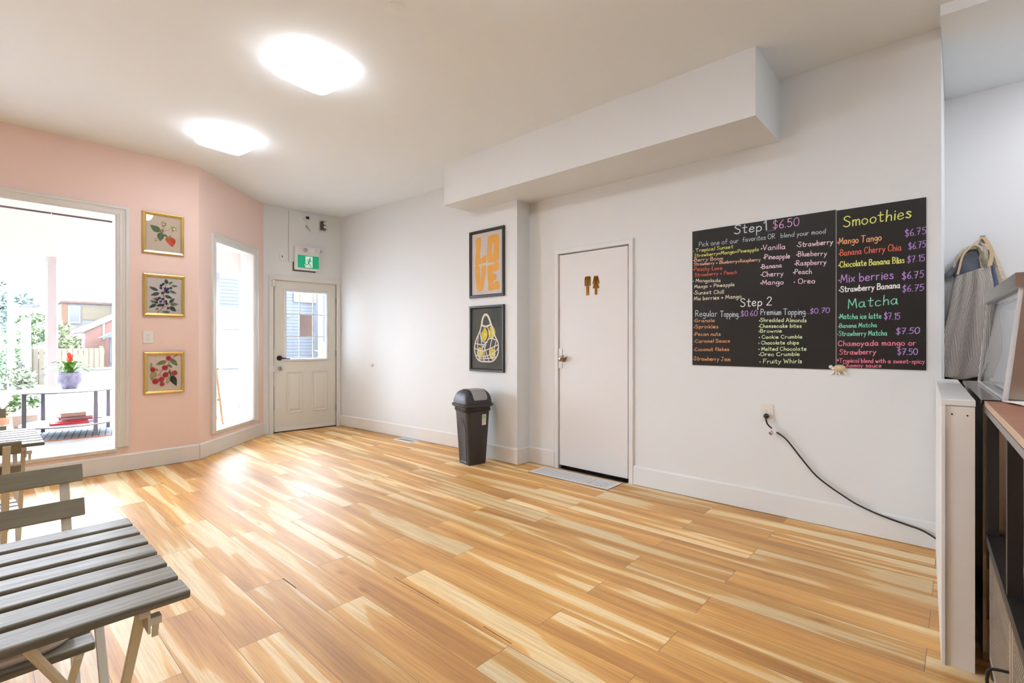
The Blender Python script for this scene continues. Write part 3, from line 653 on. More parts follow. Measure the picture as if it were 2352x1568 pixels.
# ---------------------------------------------------------------- framed prints on the pink wall
def leafpts(x0, z0, x1, z1, wdt, n=9, bend=0.0):
    d = Vector((x1-x0, z1-z0)); L_ = d.length; d.normalize(); nn = Vector((-d.y, d.x)); up = []; dn = []
    for k in range(n+1):
        t = k/n; w_ = wdt*math.sin(PI*min(1, t**0.8))*(1-0.25*t); c = Vector((x0, z0))+d*L_*t+nn*bend*math.sin(PI*t)
        up.append(c+nn*w_/2); dn.append(c-nn*w_/2)
    return [(p.x, p.y) for p in up] + [(p.x, p.y) for p in reversed(dn[1:-1])]
class Art:
    """layered flat shapes of a printed picture; each layer a hair in front of the one before"""
    def __init__(s, x0, z0, wd, ht, y): s.mb = MB(); s.x0, s.z0, s.w, s.h, s.y = x0, z0, wd, ht, y; s.mats = []; s.k = 0
    def P(s, pts): return [(s.x0+p[0]*s.w, s.z0+(1-p[1])*s.h) for p in pts]
    def use(s, m):
        if m not in s.mats: s.mats.append(m)
        s.mb.cur = s.mats.index(m); s.k += 1; return s.y - 0.00005*s.k
    def poly(s, pts, m): y = s.use(m); s.mb.poly(s.P(pts), y)
    def line(s, pts, wd, m, sm=True): y = s.use(m); q = s.P(pts); s.mb.stroke(crom(q, 5) if sm and len(q) > 2 else q, wd*s.w, y)
    def leaf(s, x0, z0, x1, z1, wd, m, vein=None, bend=0.0):
        y = s.use(m); a, b = s.P([(x0, z0), (x1, z1)]); s.mb.poly(leafpts(a[0], a[1], b[0], b[1], wd*s.w, bend=bend*s.w), y)
        if vein:
            s.line([(x0, z0), (x0+(x1-x0)*0.9, z0+(z1-z0)*0.9)], 0.006, vein, False)
            for t in (0.3, 0.5, 0.7):
                cx, cz_ = x0+(x1-x0)*t, z0+(z1-z0)*t; dx, dz = (x1-x0)*0.16, (z1-z0)*0.16
                for q in (-1, 1): s.line([(cx, cz_), (cx+dx-q*dz*1.2, cz_+dz+q*dx*1.2)], 0.004, vein, False)
    def disc(s, cx, cz_, r, m, n=16, sx=1.0):
        y = s.use(m); c = s.P([(cx, cz_)])[0]; s.mb.poly([(c[0]+r*s.w*sx*math.cos(2*PI*k/n), c[1]+r*s.w*math.sin(2*PI*k/n)) for k in range(n)], y)
prt = lambda n, c: mat('print_'+n, c, 0.7, spec=0.2)
gl_, gd_, go_, gy_ = prt('leaf_green', (0.11, 0.17, 0.085)), prt('leaf_dark', (0.035, 0.06, 0.05)), prt('leaf_olive', (0.26, 0.25, 0.10)), prt('leaf_tan', (0.45, 0.38, 0.20))
br_ = prt('stem_brown', (0.24, 0.10, 0.06)); vn_ = prt('vein_pale', (0.24, 0.28, 0.15)); st_ = prt('stem_green', (0.26, 0.22, 0.10))
picglass = glass_mat('picture_glass')
goldp = [(0, 0), (0, -0.012), (0.003, -0.020), (0.010, -0.022), (0.026, -0.017), (0.030, -0.010), (0.030, 0)]
def picture(name, label, x0, x1, z0, z1, loc, rotz, prof, fm, paper, group, fw_=0.030, gl=True):
    t = thing(name, label, 'framed print', loc, rotz, group)
    MB().ring_frame(x0, x1, z0, z1, prof).build('frame', fm, t)
    art = Art(x0+fw_-0.001, z0+fw_-0.001, x1-x0-2*fw_+0.002, z1-z0-2*fw_+0.002, -0.0065)
    art.poly([(0, 0), (1, 0), (1, 1), (0, 1)], paper)
    t['_'] = 0; del t['_']
    return t, art
def finish(t, art, x0, x1, z0, z1, fw_):
    art.mb.build('printed_picture', art.mats, t, flip=False)
    MB().box((x0+fw_-0.001, -0.0098, z0+fw_-0.001), (x1-fw_+0.001, -0.0088, z1-fw_+0.001)).build('glazing', picglass, t)
G3 = 'gold framed fruit prints on the pink wall'; W0 = (0, 5.705, 0)
# strawberry
t, a = picture('framed_print', 'gold framed strawberry print, topmost of three on the pink wall', 1.070, 1.409, 2.043, 2.440, W0, 0, goldp, gold, prt('paper_beige', (0.60, 0.50, 0.40)), G3)
redm, redd = prt('berry_red', (0.62, 0.085, 0.035)), prt('berry_deep', (0.36, 0.03, 0.03))
a.line([(0.42, 0.46), (0.50, 0.36), (0.50, 0.26)], 0.013, st_); a.line([(0.42, 0.46), (0.56, 0.40), (0.72, 0.33)], 0.013, st_); a.line([(0.44, 0.47), (0.56, 0.50), (0.62, 0.58)], 0.014, st_); a.line([(0.42, 0.5), (0.32, 0.62), (0.28, 0.68)], 0.010, st_)
a.leaf(0.40, 0.45, 0.11, 0.29, 0.24, gl_, vn_); a.leaf(0.40, 0.47, 0.50, 0.36, 0.14, go_, vn_); a.leaf(0.42, 0.46, 0.40, 0.72, 0.23, gl_, vn_); a.leaf(0.5, 0.52, 0.62, 0.57, 0.07, gl_)
a.poly(crom([(0.55, 0.62), (0.62, 0.575), (0.75, 0.565), (0.84, 0.62), (0.845, 0.70), (0.79, 0.80), (0.735, 0.835), (0.65, 0.77), (0.57, 0.69)], 4, True), redm)
a.poly(crom([(0.70, 0.60), (0.80, 0.62), (0.83, 0.69), (0.77, 0.79), (0.735, 0.82), (0.72, 0.72)], 4, True), prt('berry_shade', (0.50, 0.06, 0.04)))
for k in range(26):
    rr = random.Random(k); x, z = 0.60+0.20*rr.random(), 0.61+0.17*rr.random(); a.disc(x, z, 0.006, prt('seed_gold', (0.66, 0.34, 0.10)), 6)
for x1_, z1_ in ((0.56, 0.60), (0.62, 0.62), (0.70, 0.60), (0.78, 0.60), (0.72, 0.50), (0.66, 0.52)): a.leaf(0.68, 0.56, x1_, z1_, 0.045, go_)
for cx, cz_, r in ((0.50, 0.22, 0.10), (0.79, 0.32, 0.11)):
    for k in range(7): an = 2*PI*k/7+0.3; a.leaf(cx, cz_, cx+r*math.cos(an), cz_+r*math.sin(an), 0.05, gy_ if k % 2 else go_)
    a.disc(cx+(0.02 if cx > 0.6 else 0), cz_, 0.035 if cx > 0.6 else 0.025, prt('petal_cream', (0.78, 0.62, 0.42)))
for an in (0.3, 1.4, 2.4, 4.0): a.leaf(0.28, 0.69, 0.28+0.065*math.cos(an), 0.69+0.065*math.sin(an), 0.04, gy_)
finish(t, a, 1.070, 1.409, 2.043, 2.440, 0.030)
# blueberry
t, a = picture('framed_print', 'gold framed print of a dark blueberry sprig, middle of three on the pink wall', 1.076, 1.415, 1.445, 1.850, W0, 0, goldp, gold, prt('paper_grey', (0.60, 0.56, 0.53)), G3)
blu, blh = prt('berry_blue', (0.030, 0.030, 0.085)), prt('berry_bloom', (0.12, 0.12, 0.24))
a.line([(0.30, 0.98), (0.44, 0.86), (0.49, 0.66), (0.48, 0.45), (0.55, 0.20)], 0.022, br_); a.line([(0.42, 0.88), (0.58, 0.78), (0.66, 0.70)], 0.016, br_); a.line([(0.48, 0.5), (0.40, 0.44)], 0.01, br_)
for q in ((0.57, 0.18, 0.54, 0.03, 0.13), (0.62, 0.18, 0.75, 0.10, 0.09), (0.70, 0.22, 0.90, 0.22, 0.08), (0.32, 0.38, 0.06, 0.28, 0.11), (0.36, 0.44, 0.10, 0.52, 0.13), (0.64, 0.36, 0.86, 0.43, 0.09), (0.51, 0.50, 0.74, 0.58, 0.11),
          (0.30, 0.72, 0.08, 0.66, 0.10), (0.26, 0.76, 0.06, 0.86, 0.11), (0.45, 0.76, 0.26, 0.80, 0.11), (0.64, 0.70, 0.80, 0.57, 0.11), (0.66, 0.74, 0.92, 0.73, 0.10), (0.66, 0.80, 0.84, 0.94, 0.15), (0.66, 0.96, 0.40, 0.95, 0.07)): a.leaf(*q, gd_ if q[4] > 0.1 else gl_, prt('vein_grey', (0.16, 0.19, 0.16)))
a.leaf(0.34, 0.58, 0.15, 0.62, 0.07, prt('leaf_rust', (0.30, 0.12, 0.06))); a.leaf(0.34, 0.87, 0.22, 0.90, 0.06, prt('leaf_rust', (0.30, 0.12, 0.06)))
for x, y in ((375, 1050), (348, 1070), (345, 1105), (400, 1110), (440, 1115), (478, 1105), (410, 1155), (440, 1160), (365, 1170), (420, 1130), (325, 1240), (295, 1265), (340, 1290), (285, 1300), (410, 1285), (420, 1315), (370, 1335), (440, 1375), (365, 1255)):
    nx = (x-160)/465; ny = (y-945-35*nx)/(495-20*nx); a.disc(nx, ny, 0.040, blu); a.disc(nx-0.010, ny-0.012, 0.015, blh, 10)
finish(t, a, 1.076, 1.415, 1.445, 1.850, 0.030)
# raspberry
t, a = picture('framed_print', 'gold framed print of red raspberries, lowest of three under the outlet', 1.081, 1.412, 0.698, 1.101, W0, 0, goldp, gold, prt('paper_cream', (0.74, 0.62, 0.52)), G3)
rs = lambda x, y: ((x-240)/685, (y-640)/745)
def rl(x0, y0, x1, y1, wd, m): a.leaf(*rs(x0, y0), *rs(x1, y1), wd, m, vn_ if m is not gy_ else st_)
rl(310, 930, 320, 790, 0.10, gy_); rl(395, 980, 310, 1170, 0.24, gy_); rl(420, 920, 440, 990, 0.08, gy_); rl(700, 1090, 620, 1270, 0.17, gy_)
rl(630, 775, 400, 845, 0.17, go_); rl(720, 735, 850, 885, 0.17, gl_); rl(655, 850, 745, 915, 0.11, gl_); rl(680, 960, 720, 1120, 0.07, gd_); rl(725, 1080, 830, 1310, 0.22, gd_); rl(640, 1050, 670, 985, 0.05, gl_)
a.line([rs(845, 640), rs(740, 725), rs(640, 860)], 0.020, br_); a.line([rs(640, 860), rs(540, 960), rs(450, 1080)], 0.016, prt('stem_red', (0.42, 0.08, 0.07))); a.line([rs(530, 965), rs(490, 1030), rs(510, 1080)], 0.012, prt('stem_red', (0.42, 0.08, 0.07)))
a.line([rs(400, 940), rs(450, 965), rs(510, 962)], 0.010, prt('stem_red', (0.42, 0.08, 0.07))); a.line([rs(610, 960), rs(605, 1010)], 0.010, br_); a.line([rs(660, 930), rs(720, 980), rs(760, 1000)], 0.010, br_)
ras, rah = prt('berry_crimson', (0.40, 0.035, 0.045)), prt('berry_light', (0.60, 0.12, 0.12))
for x, y, r in ((663, 715, 60), (590, 910, 66), (345, 945, 57), (600, 1065, 66), (400, 1185, 68), (520, 1150, 58), (530, 1250, 50), (785, 1030, 62)):
    cx, cy = rs(x, y); R_ = r/715; a.disc(cx, cy, R_, ras); rr = random.Random(x)
    for k in range(22):
        an, q = rr.random()*2*PI, R_*math.sqrt(rr.random())*0.86; a.disc(cx+q*math.cos(an), cy+q*math.sin(an)*0.92, 0.013, rah if rr.random() < 0.45 else redd, 7)
finish(t, a, 1.081, 1.412, 0.698, 1.101, 0.030)

# ---------------------------------------------------------------- black framed posters on the pilaster
bf = mat('black_frame_lacquer', (0.018, 0.015, 0.014), 0.35)
blp = [(0, 0), (0, -0.020), (0.003, -0.024), (0.020, -0.024), (0.027, -0.016), (0.030, -0.010), (0.030, 0)]
P0 = (3.55, 0, 0); G4 = 'black framed posters on the pilaster'
t, a = picture('framed_poster', 'black framed poster with the word LOVE in fat orange letters, upper one on the pilaster', -3.826, -3.325, 1.655, 2.352, P0, RW, blp, bf, prt('paper_offwhite', (0.68, 0.64, 0.62)), G4)
orn = mat('print_orange', (0.82, 0.42, 0.09), 0.7, spec=0.2, var=0.12, vscale=18)
a.poly(crom([(0.12, 0.085), (0.31, 0.075), (0.30, 0.20), (0.285, 0.405), (0.37, 0.385), (0.48, 0.37), (0.485, 0.46), (0.46, 0.49), (0.30, 0.495), (0.13, 0.515), (0.115, 0.40), (0.14, 0.25)], 3, True), orn)
y = a.use(orn); O1 = a.P(crom([(0.60, 0.065), (0.82, 0.065), (0.90, 0.12), (0.895, 0.40), (0.86, 0.485), (0.62, 0.50), (0.51, 0.45), (0.52, 0.20), (0.54, 0.09)], 4, True)); O2 = a.P(crom([(0.70, 0.21), (0.725, 0.24), (0.72, 0.34), (0.69, 0.365), (0.67, 0.33), (0.67, 0.24)], 6, True))
a.mb.poly(O1, y); a.poly(crom([(0.70, 0.195), (0.727, 0.24), (0.722, 0.34), (0.69, 0.375), (0.668, 0.33), (0.668, 0.24)], 4, True), prt('paper_offwhite', (0.68, 0.64, 0.62)))
a.poly(crom([(0.105, 0.545), (0.26, 0.535), (0.275, 0.70), (0.295, 0.74), (0.32, 0.62), (0.32, 0.54), (0.48, 0.54), (0.465, 0.66), (0.40, 0.86), (0.36, 0.925), (0.28, 0.945), (0.20, 0.925), (0.14, 0.78)], 3, True), orn)
a.poly(crom([(0.53, 0.545), (0.70, 0.54), (0.745, 0.525), (0.78, 0.50), (0.87, 0.505), (0.90, 0.57), (0.86, 0.635), (0.76, 0.65), (0.70, 0.645), (0.71, 0.685), (0.79, 0.69), (0.82, 0.725), (0.80, 0.775), (0.71, 0.80), (0.72, 0.83), (0.84, 0.805), (0.905, 0.83), (0.905, 0.925), (0.80, 0.935), (0.56, 0.945), (0.555, 0.84), (0.52, 0.70)], 3, True), orn)
finish(t, a, -3.826, -3.325, 1.655, 2.352, 0.030)
t, a = picture('framed_poster', 'black framed poster of lemons in a white string bag, lower one on the pilaster', -3.826, -3.325, 0.890, 1.570, P0, RW, blp, bf, prt('paper_slate', (0.085, 0.095, 0.088)), G4)
lem, lsh, net = prt('lemon', (0.72, 0.60, 0.06)), prt('lemon_pale', (0.78, 0.72, 0.30)), prt('net_white', (0.80, 0.77, 0.70))
for cx, cz_, rx, rz in ((0.42, 0.43, 0.10, 0.10), (0.66, 0.40, 0.11, 0.10), (0.27, 0.74, 0.10, 0.085), (0.68, 0.75, 0.10, 0.085)):
    a.poly([(cx+rx*math.cos(2*PI*k/20)*(1+0.06*math.cos(4*PI*k/20)), cz_+rz*math.sin(2*PI*k/20)*(1+0.14*abs(math.sin(2*PI*k/20))**6)) for k in range(20)], lem); a.disc(cx+0.03, cz_+0.01, 0.035, lsh)
a.leaf(0.30, 0.40, 0.42, 0.32, 0.06, gl_); a.leaf(0.50, 0.32, 0.62, 0.36, 0.05, gd_)
a.line([(0.33, 0.28), (0.36, 0.18), (0.42, 0.115), (0.48, 0.105), (0.54, 0.13), (0.60, 0.20), (0.64, 0.27)], 0.055, net); a.line([(0.32, 0.275), (0.48, 0.30), (0.65, 0.265)], 0.045, net)
outl = [(0.32, 0.28), (0.27, 0.38), (0.14, 0.53), (0.09, 0.66), (0.13, 0.78), (0.24, 0.865), (0.46, 0.88), (0.70, 0.865), (0.86, 0.75), (0.87, 0.58), (0.78, 0.47), (0.70, 0.36), (0.66, 0.27)]
a.line(outl, 0.035, net)
for q in ([(0.12, 0.58), (0.40, 0.60), (0.60, 0.50), (0.83, 0.53)], [(0.10, 0.66), (0.34, 0.71), (0.62, 0.66), (0.87, 0.60)], [(0.13, 0.78), (0.40, 0.80), (0.70, 0.74), (0.87, 0.66)], [(0.24, 0.84), (0.50, 0.83), (0.80, 0.80)], [(0.22, 0.47), (0.20, 0.62), (0.26, 0.85)], [(0.28, 0.38), (0.34, 0.60), (0.42, 0.88)],
          [(0.40, 0.62), (0.50, 0.75), (0.58, 0.88)], [(0.70, 0.45), (0.62, 0.62), (0.60, 0.75), (0.74, 0.86)], [(0.82, 0.52), (0.76, 0.64), (0.76, 0.80)], [(0.52, 0.31), (0.60, 0.42), (0.50, 0.56), (0.34, 0.66)], [(0.30, 0.45), (0.38, 0.55), (0.52, 0.56)], [(0.48, 0.60), (0.42, 0.70), (0.46, 0.82)]): a.line(q, 0.024, net)
finish(t, a, -3.826, -3.325, 0.890, 1.570, 0.030)

# ---------------------------------------------------------------- electrics
def receptacle(parent, cx, cz_, y0):
    o = MB(); P = []
    for k in range(28):
        an = 2*PI*k/28; P.append((cx+0.0165*math.cos(an), cz_+max(-0.0135, min(0.0135, 0.0175*math.sin(an)))))
    o.prism(P, y0-0.003, y0); r = o.build('receptacle', wplas, parent)
    MB().box((cx-0.0075, y0-0.0034, cz_-0.001), (cx-0.0055, y0-0.0029, cz_+0.007)).box((cx+0.0055, y0-0.0034, cz_-0.001), (cx+0.0075, y0-0.0029, cz_+0.007)).cyl((cx, y0-0.0034, cz_-0.0075), (cx, y0-0.0029, cz_-0.0075), 0.0028, n=10).build('slot', black, r)
t = thing('wall_outlet', 'white duplex outlet on the pink wall between two fruit prints', 'outlet', (1.115, 5.705, 1.241))
MB().box((-0.039, -0.006, -0.058), (0.039, 0.0, 0.058)).build('cover_plate', wplas, t, bevel=0.003)
receptacle(t, 0, 0.0195, -0.006); receptacle(t, 0, -0.0195, -0.006)
t = thing('wall_outlet', 'ivory duplex outlet on the right wall with the black plug in it', 'outlet', (3.735, 0.987, 0.701), RW)
MB().box((-0.042, -0.006, -0.060), (0.042, 0.0, 0.060)).build('cover_plate', ivory, t, bevel=0.003)
receptacle(t, 0, 0.0195, -0.006); receptacle(t, 0, -0.0195, -0.006)
t = thing('power_cord', 'black power cord drooping from the right wall outlet down to the half wall', 'power cord', (3.735, 0.987, 0.681), RW)
m = MB().lathe([(0.001, 0.0), (0.017, 0.0), (0.0185, 0.006), (0.0175, 0.018), (0.010, 0.027), (0.001, 0.029)], n=20)
for i, p in enumerate(m.v): m.v[i] = (p[0], -0.0092-p[2], p[1])
m.build('plug', black, t, smooth=True)
pts = [(0.0, -0.034, -0.004), (0.004, -0.040, -0.02), (0.014, -0.036, -0.055), (0.058, -0.026, -0.097), (0.126, -0.02, -0.147), (0.217, -0.018, -0.263), (0.292, -0.018, -0.352), (0.365, -0.019, -0.409), (0.459, -0.022, -0.465), (0.526, -0.024, -0.499), (0.635, -0.026, -0.535), (0.759, -0.028, -0.562), (0.828, -0.03, -0.575), (0.883, -0.04, -0.598), (0.905, -0.06, -0.609)]
cord = MB().tube(crom(pts, 6), 0.0052, 10).build('cord', black, t, smooth=True)
tg = MB(); M_ = Matrix.Translation((0.048, -0.034, -0.086)) @ Matrix.Rotation(math.radians(38), 4, 'Y')
tg.cur = 0; tg.box((-0.010, -0.0005, -0.046), (0.026, 0.0005, 0.006), M_); tg.cur = 1
tg.box((-0.006, -0.0009, -0.042), (0.016, -0.0004, -0.028), M_); tg.box((-0.006, -0.0009, -0.020), (0.012, -0.0004, -0.015), M_); tg.box((0.012, -0.0009, -0.026), (0.020, -0.0004, -0.021), M_)
tg.build('warning_tag', [mat('tag_white', (0.80, 0.78, 0.76), 0.5), mat('tag_print', (0.16, 0.14, 0.14), 0.6)], t)['label'] = 'white paper tag with grey print'

# ---------------------------------------------------------------- over the entrance door
struct(MB().box((0.311, -0.009, 2.265), (0.709, 0.0, 2.945)), 'trim_13', white, 'painted access panel above the entrance door', (*B, 0), RB)
struct(MB().box((0.3085, -0.003, 2.26), (0.3125, 0.001, 2.945)), 'trim_14', mat('panel_gap', (0.34, 0.27, 0.20), 0.8), 'open gap at the left edge of the access panel', (*B, 0), RB)
t = thing('exit_sign', 'green running man exit sign with two emergency lamp heads above the entrance door', 'exit sign', (*B, 0), RB)
MB().box((0.374, -0.060, 2.160), (0.698, -0.0092, 2.478)).build('housing', wplas, t, bevel=0.006)
gz0, gz1, gx0, gx1 = 2.190, 2.360, 0.408, 0.688
a = Art(gx0, gz0, gx1-gx0, gz1-gz0, -0.0606)
grn = mat('exit_green', (0.0, 0.40, 0.20), 0.35, emit=(0.0, 0.40, 0.19), estr=0.25); wht = mat('exit_white', (0.85, 0.88, 0.86), 0.35, emit=(0.8, 0.9, 0.85), estr=0.25)
a.poly([(0, 0), (1, 0), (1, 1), (0, 1)], grn); a.poly([(0.36, 0.07), (0.695, 0.05), (0.695, 0.93), (0.36, 0.95)], wht); a.line([(0.33, 0.74), (0.40, 0.70)], 0.05, wht, False)
a.disc(0.575, 0.20, 0.034, grn, 16)
a.line([(0.565, 0.31), (0.545, 0.42), (0.50, 0.56)], 0.085, grn); a.line([(0.56, 0.31), (0.45, 0.34), (0.415, 0.46)], 0.030, grn, False); a.line([(0.575, 0.32), (0.635, 0.43), (0.70, 0.45)], 0.030, grn); a.line([(0.51, 0.56), (0.565, 0.70), (0.62, 0.86)], 0.042, grn); a.line([(0.50, 0.56), (0.475, 0.70), (0.35, 0.69)], 0.042, grn, False)
a.poly([(0.33, 0.93), (0.36, 0.80), (0.56, 0.86), (0.56, 0.93)], wht)
a.mb.build('pictogram', a.mats, t, flip=False)
for x, z, tw in ((0.495, 2.428, -0.1), (0.672, 2.432, 0.5)):
    h = MB().cyl((x, -0.060, z), (x+0.25*tw*0.1, -0.085, z), 0.014, n=12).cyl((x, -0.082, z), (x+0.035*tw, -0.118, z-0.006), 0.030, 0.034, n=24).build('lamp_head', wplas, t, smooth=True)
    MB().cyl((x+0.035*tw, -0.1175, z-0.006), (x+0.037*tw, -0.121, z-0.0065), 0.030, 0.028, n=24).build('lens', mat('lamp_lens', (0.42, 0.38, 0.38), 0.2, var=0.3, vscale=90), h)
tag(MB().box((0.364, -0.0095, 2.150), (0.374, 0.0, 2.27)).box((0.364, -0.0095, 2.146), (0.66, 0.0, 2.159)).build('mounting_gap', mat('brown_gap', (0.10, 0.06, 0.04), 0.8), t))
t = thing('wall_switch', 'white switch plate with a small black slot left of the exit sign', 'switch', (*B, 0), RB)
MB().box((0.194, -0.007, 2.262), (0.262, 0.0, 2.376)).build('cover_plate', wplas, t, bevel=0.003)
MB().box((0.222, -0.009, 2.308), (0.233, -0.0069, 2.332)).build('toggle', black, t)
t = thing('security_camera', 'small white security camera with a black face under the ceiling above the entrance door', 'camera', (*B, 0), RB)
MB().cyl((0.532, -0.009, 2.865), (0.532, -0.022, 2.865), 0.035, 0.033, n=24).ball((0.532, -0.040, 2.865), 0.030, 20, 12).build('body', wplas, t, smooth=True)
MB().box((0.512, -0.080, 2.850), (0.556, -0.060, 2.888)).build('lens_face', black, t, bevel=0.008)
t = thing('cable_connector', 'loose cable connector dangling from the wall below the security camera', 'connector', (*B, 0), RB)
MB().cyl((0.532, -0.012, 2.772), (0.552, -0.03, 2.742), 0.012, n=10).cyl((0.548, -0.028, 2.744), (0.582, -0.034, 2.700), 0.007, n=10).build('socket', mat('tan_connector', (0.50, 0.42, 0.34), 0.5), t)
MB().tube(crom([(0.548, -0.012, 2.83), (0.545, -0.016, 2.79), (0.536, -0.014, 2.772)], 4), 0.003, 6).build('wire', ivory, t); MB().tube(crom([(0.582, -0.034, 2.700), (0.62, -0.02, 2.672), (0.66, -0.014, 2.668), (0.70, -0.012, 2.69)], 5), 0.0022, 6).build('wire', ivory, t)
t = thing('twin_lamp_unit', 'dark two-lamp emergency light high up right of the security camera', 'emergency light', (*B, 0), RB)
MB().box((0.727, -0.045, 2.745), (0.795, 0.0, 2.865)).build('housing', mat('bronze_case', (0.10, 0.085, 0.06), 0.4), t, bevel=0.004)
for z in (2.835, 2.785): MB().ball((0.775, -0.058, z), 0.020, 16, 10).build('lamp', wplas, t, smooth=True)
t = thing('wall_bumper', 'small round white door bumper on the bare wall right of the entrance', 'door bumper', (3.572, 5.769, 0.887), RD)
m = MB().lathe([(0.001, 0), (0.022, 0), (0.023, 0.006), (0.019, 0.011), (0.010, 0.012), (0.008, 0.007), (0.001, 0.007)], n=24)
for i, p in enumerate(m.v): m.v[i] = (p[0], -p[2], p[1])
m.build('rubber_ring', mat('bumper_grey', (0.66, 0.63, 0.60), 0.5), t, smooth=True)

# ---------------------------------------------------------------- restroom figures (gold mirror acrylic)
gacr = mat('amber_mirror', (0.24, 0.12, 0.012), 0.12, 1.0)
def rr2(x0, z0, x1, z1): return [(x0, z0), (x1, z0), (x1, z1), (x0, z1)]
t = MB(); c = -2.474; z = 1.617
man = [(-0.014, 0), (-0.003, 0), (-0.003, 0.085), (0.003, 0.085), (0.003, 0), (0.014, 0), (0.014, 0.145), (0.020, 0.145), (0.020, 0.085), (0.031, 0.085), (0.031, 0.150), (0.024, 0.170), (-0.024, 0.170), (-0.031, 0.150), (-0.031, 0.085), (-0.020, 0.085), (-0.020, 0.145), (-0.014, 0.145)]
t.prism([(c+p[0], z+p[1]) for p in man], -0.004, 0.0); tag(t.build('restroom_figure', gacr, None, loc=(3.735, 0, 0), rotz=RW), 'amber mirrored man figure on the restroom door, left one of the pair', 'restroom sign', 'restroom figures')
t = MB(); c = -2.386
wom = [(-0.012, 0), (-0.002, 0), (-0.002, 0.058), (0.002, 0.058), (0.002, 0), (0.012, 0), (0.012, 0.058), (0.034, 0.058), (0.015, 0.115), (0.016, 0.138), (0.028, 0.096), (0.036, 0.100), (0.022, 0.155), (0.018, 0.168), (0.010, 0.170), (0.004, 0.160), (-0.004, 0.160), (-0.010, 0.170), (-0.018, 0.168), (-0.022, 0.155), (-0.036, 0.100), (-0.028, 0.096), (-0.016, 0.138), (-0.015, 0.115), (-0.034, 0.058), (-0.012, 0.058)]
t.prism([(c+p[0], z+p[1]) for p in wom], -0.004, 0.0); tag(t.build('restroom_figure', gacr, None, loc=(3.735, 0, 0), rotz=RW), 'amber mirrored woman figure in a dress on the restroom door, right one of the pair', 'restroom sign', 'restroom figures')

# ---------------------------------------------------------------- floor register, door mat
t = thing('floor_vent', 'small white floor register beside the bare wall right of the entrance', 'floor vent', (3.53, 4.955, 0.0), math.radians(-87))
MB().ring_frame(-0.165, 0.165, -0.070, 0.070, [(0, 0), (0.004, -0.006), (0.030, -0.006), (0.032, 0.0)]).build('frame', trimw, t).rotation_euler = (-PI/2, 0, 0)
m = MB()
for k in range(17): m.bar((-0.128+0.016*k, -0.040, 0.003), (-0.128+0.016*k, 0.040, 0.003), 0.006, 0.003)
m.build('grille', mat('vent_grey', (0.55, 0.56, 0.58), 0.4), t)
MB().box((-0.135, -0.042, 0.0003), (0.135, 0.042, 0.0010)).build('duct_opening', dark, t)
t = thing('door_mat', 'narrow white printed runner mat on the floor before the restroom door', 'mat', (3.555, 2.508, 0.0), math.radians(-89.5))
MB().box((-0.415, -0.120, 0.0), (0.415, 0.120, 0.004)).build('backing', rubber, t)
MB().box((-0.414, -0.119, 0.004), (0.414, 0.119, 0.0062)).build('border', mat('mat_white', (0.80, 0.77, 0.73), 0.8), t)
m = MB(); m.cur = 0; m.box((-0.385, -0.096, 0.0062), (0.385, 0.096, 0.0066)); m.cur = 1; rr = random.Random(3)
for k in range(13):
    x = -0.36+0.046*k; y = -0.085
    while y < 0.075:
        L_ = rr.uniform(0.004, 0.014); m.box((x, y, 0.0066), (x+0.0035, min(0.085, y+L_), 0.0069)); y += L_+rr.uniform(0.002, 0.006)
for k in range(90):
    x = rr.uniform(0.17, 0.37); y = -0.09+0.12*rr.random()**1.6; r_ = rr.uniform(0.002, 0.006); m.box((x, y, 0.0066), (x+r_, y+r_, 0.0069))
m.build('printed_field', [mat('mat_grey', (0.68, 0.68, 0.68), 0.85), mat('mat_ink', (0.12, 0.11, 0.11), 0.85)], t)
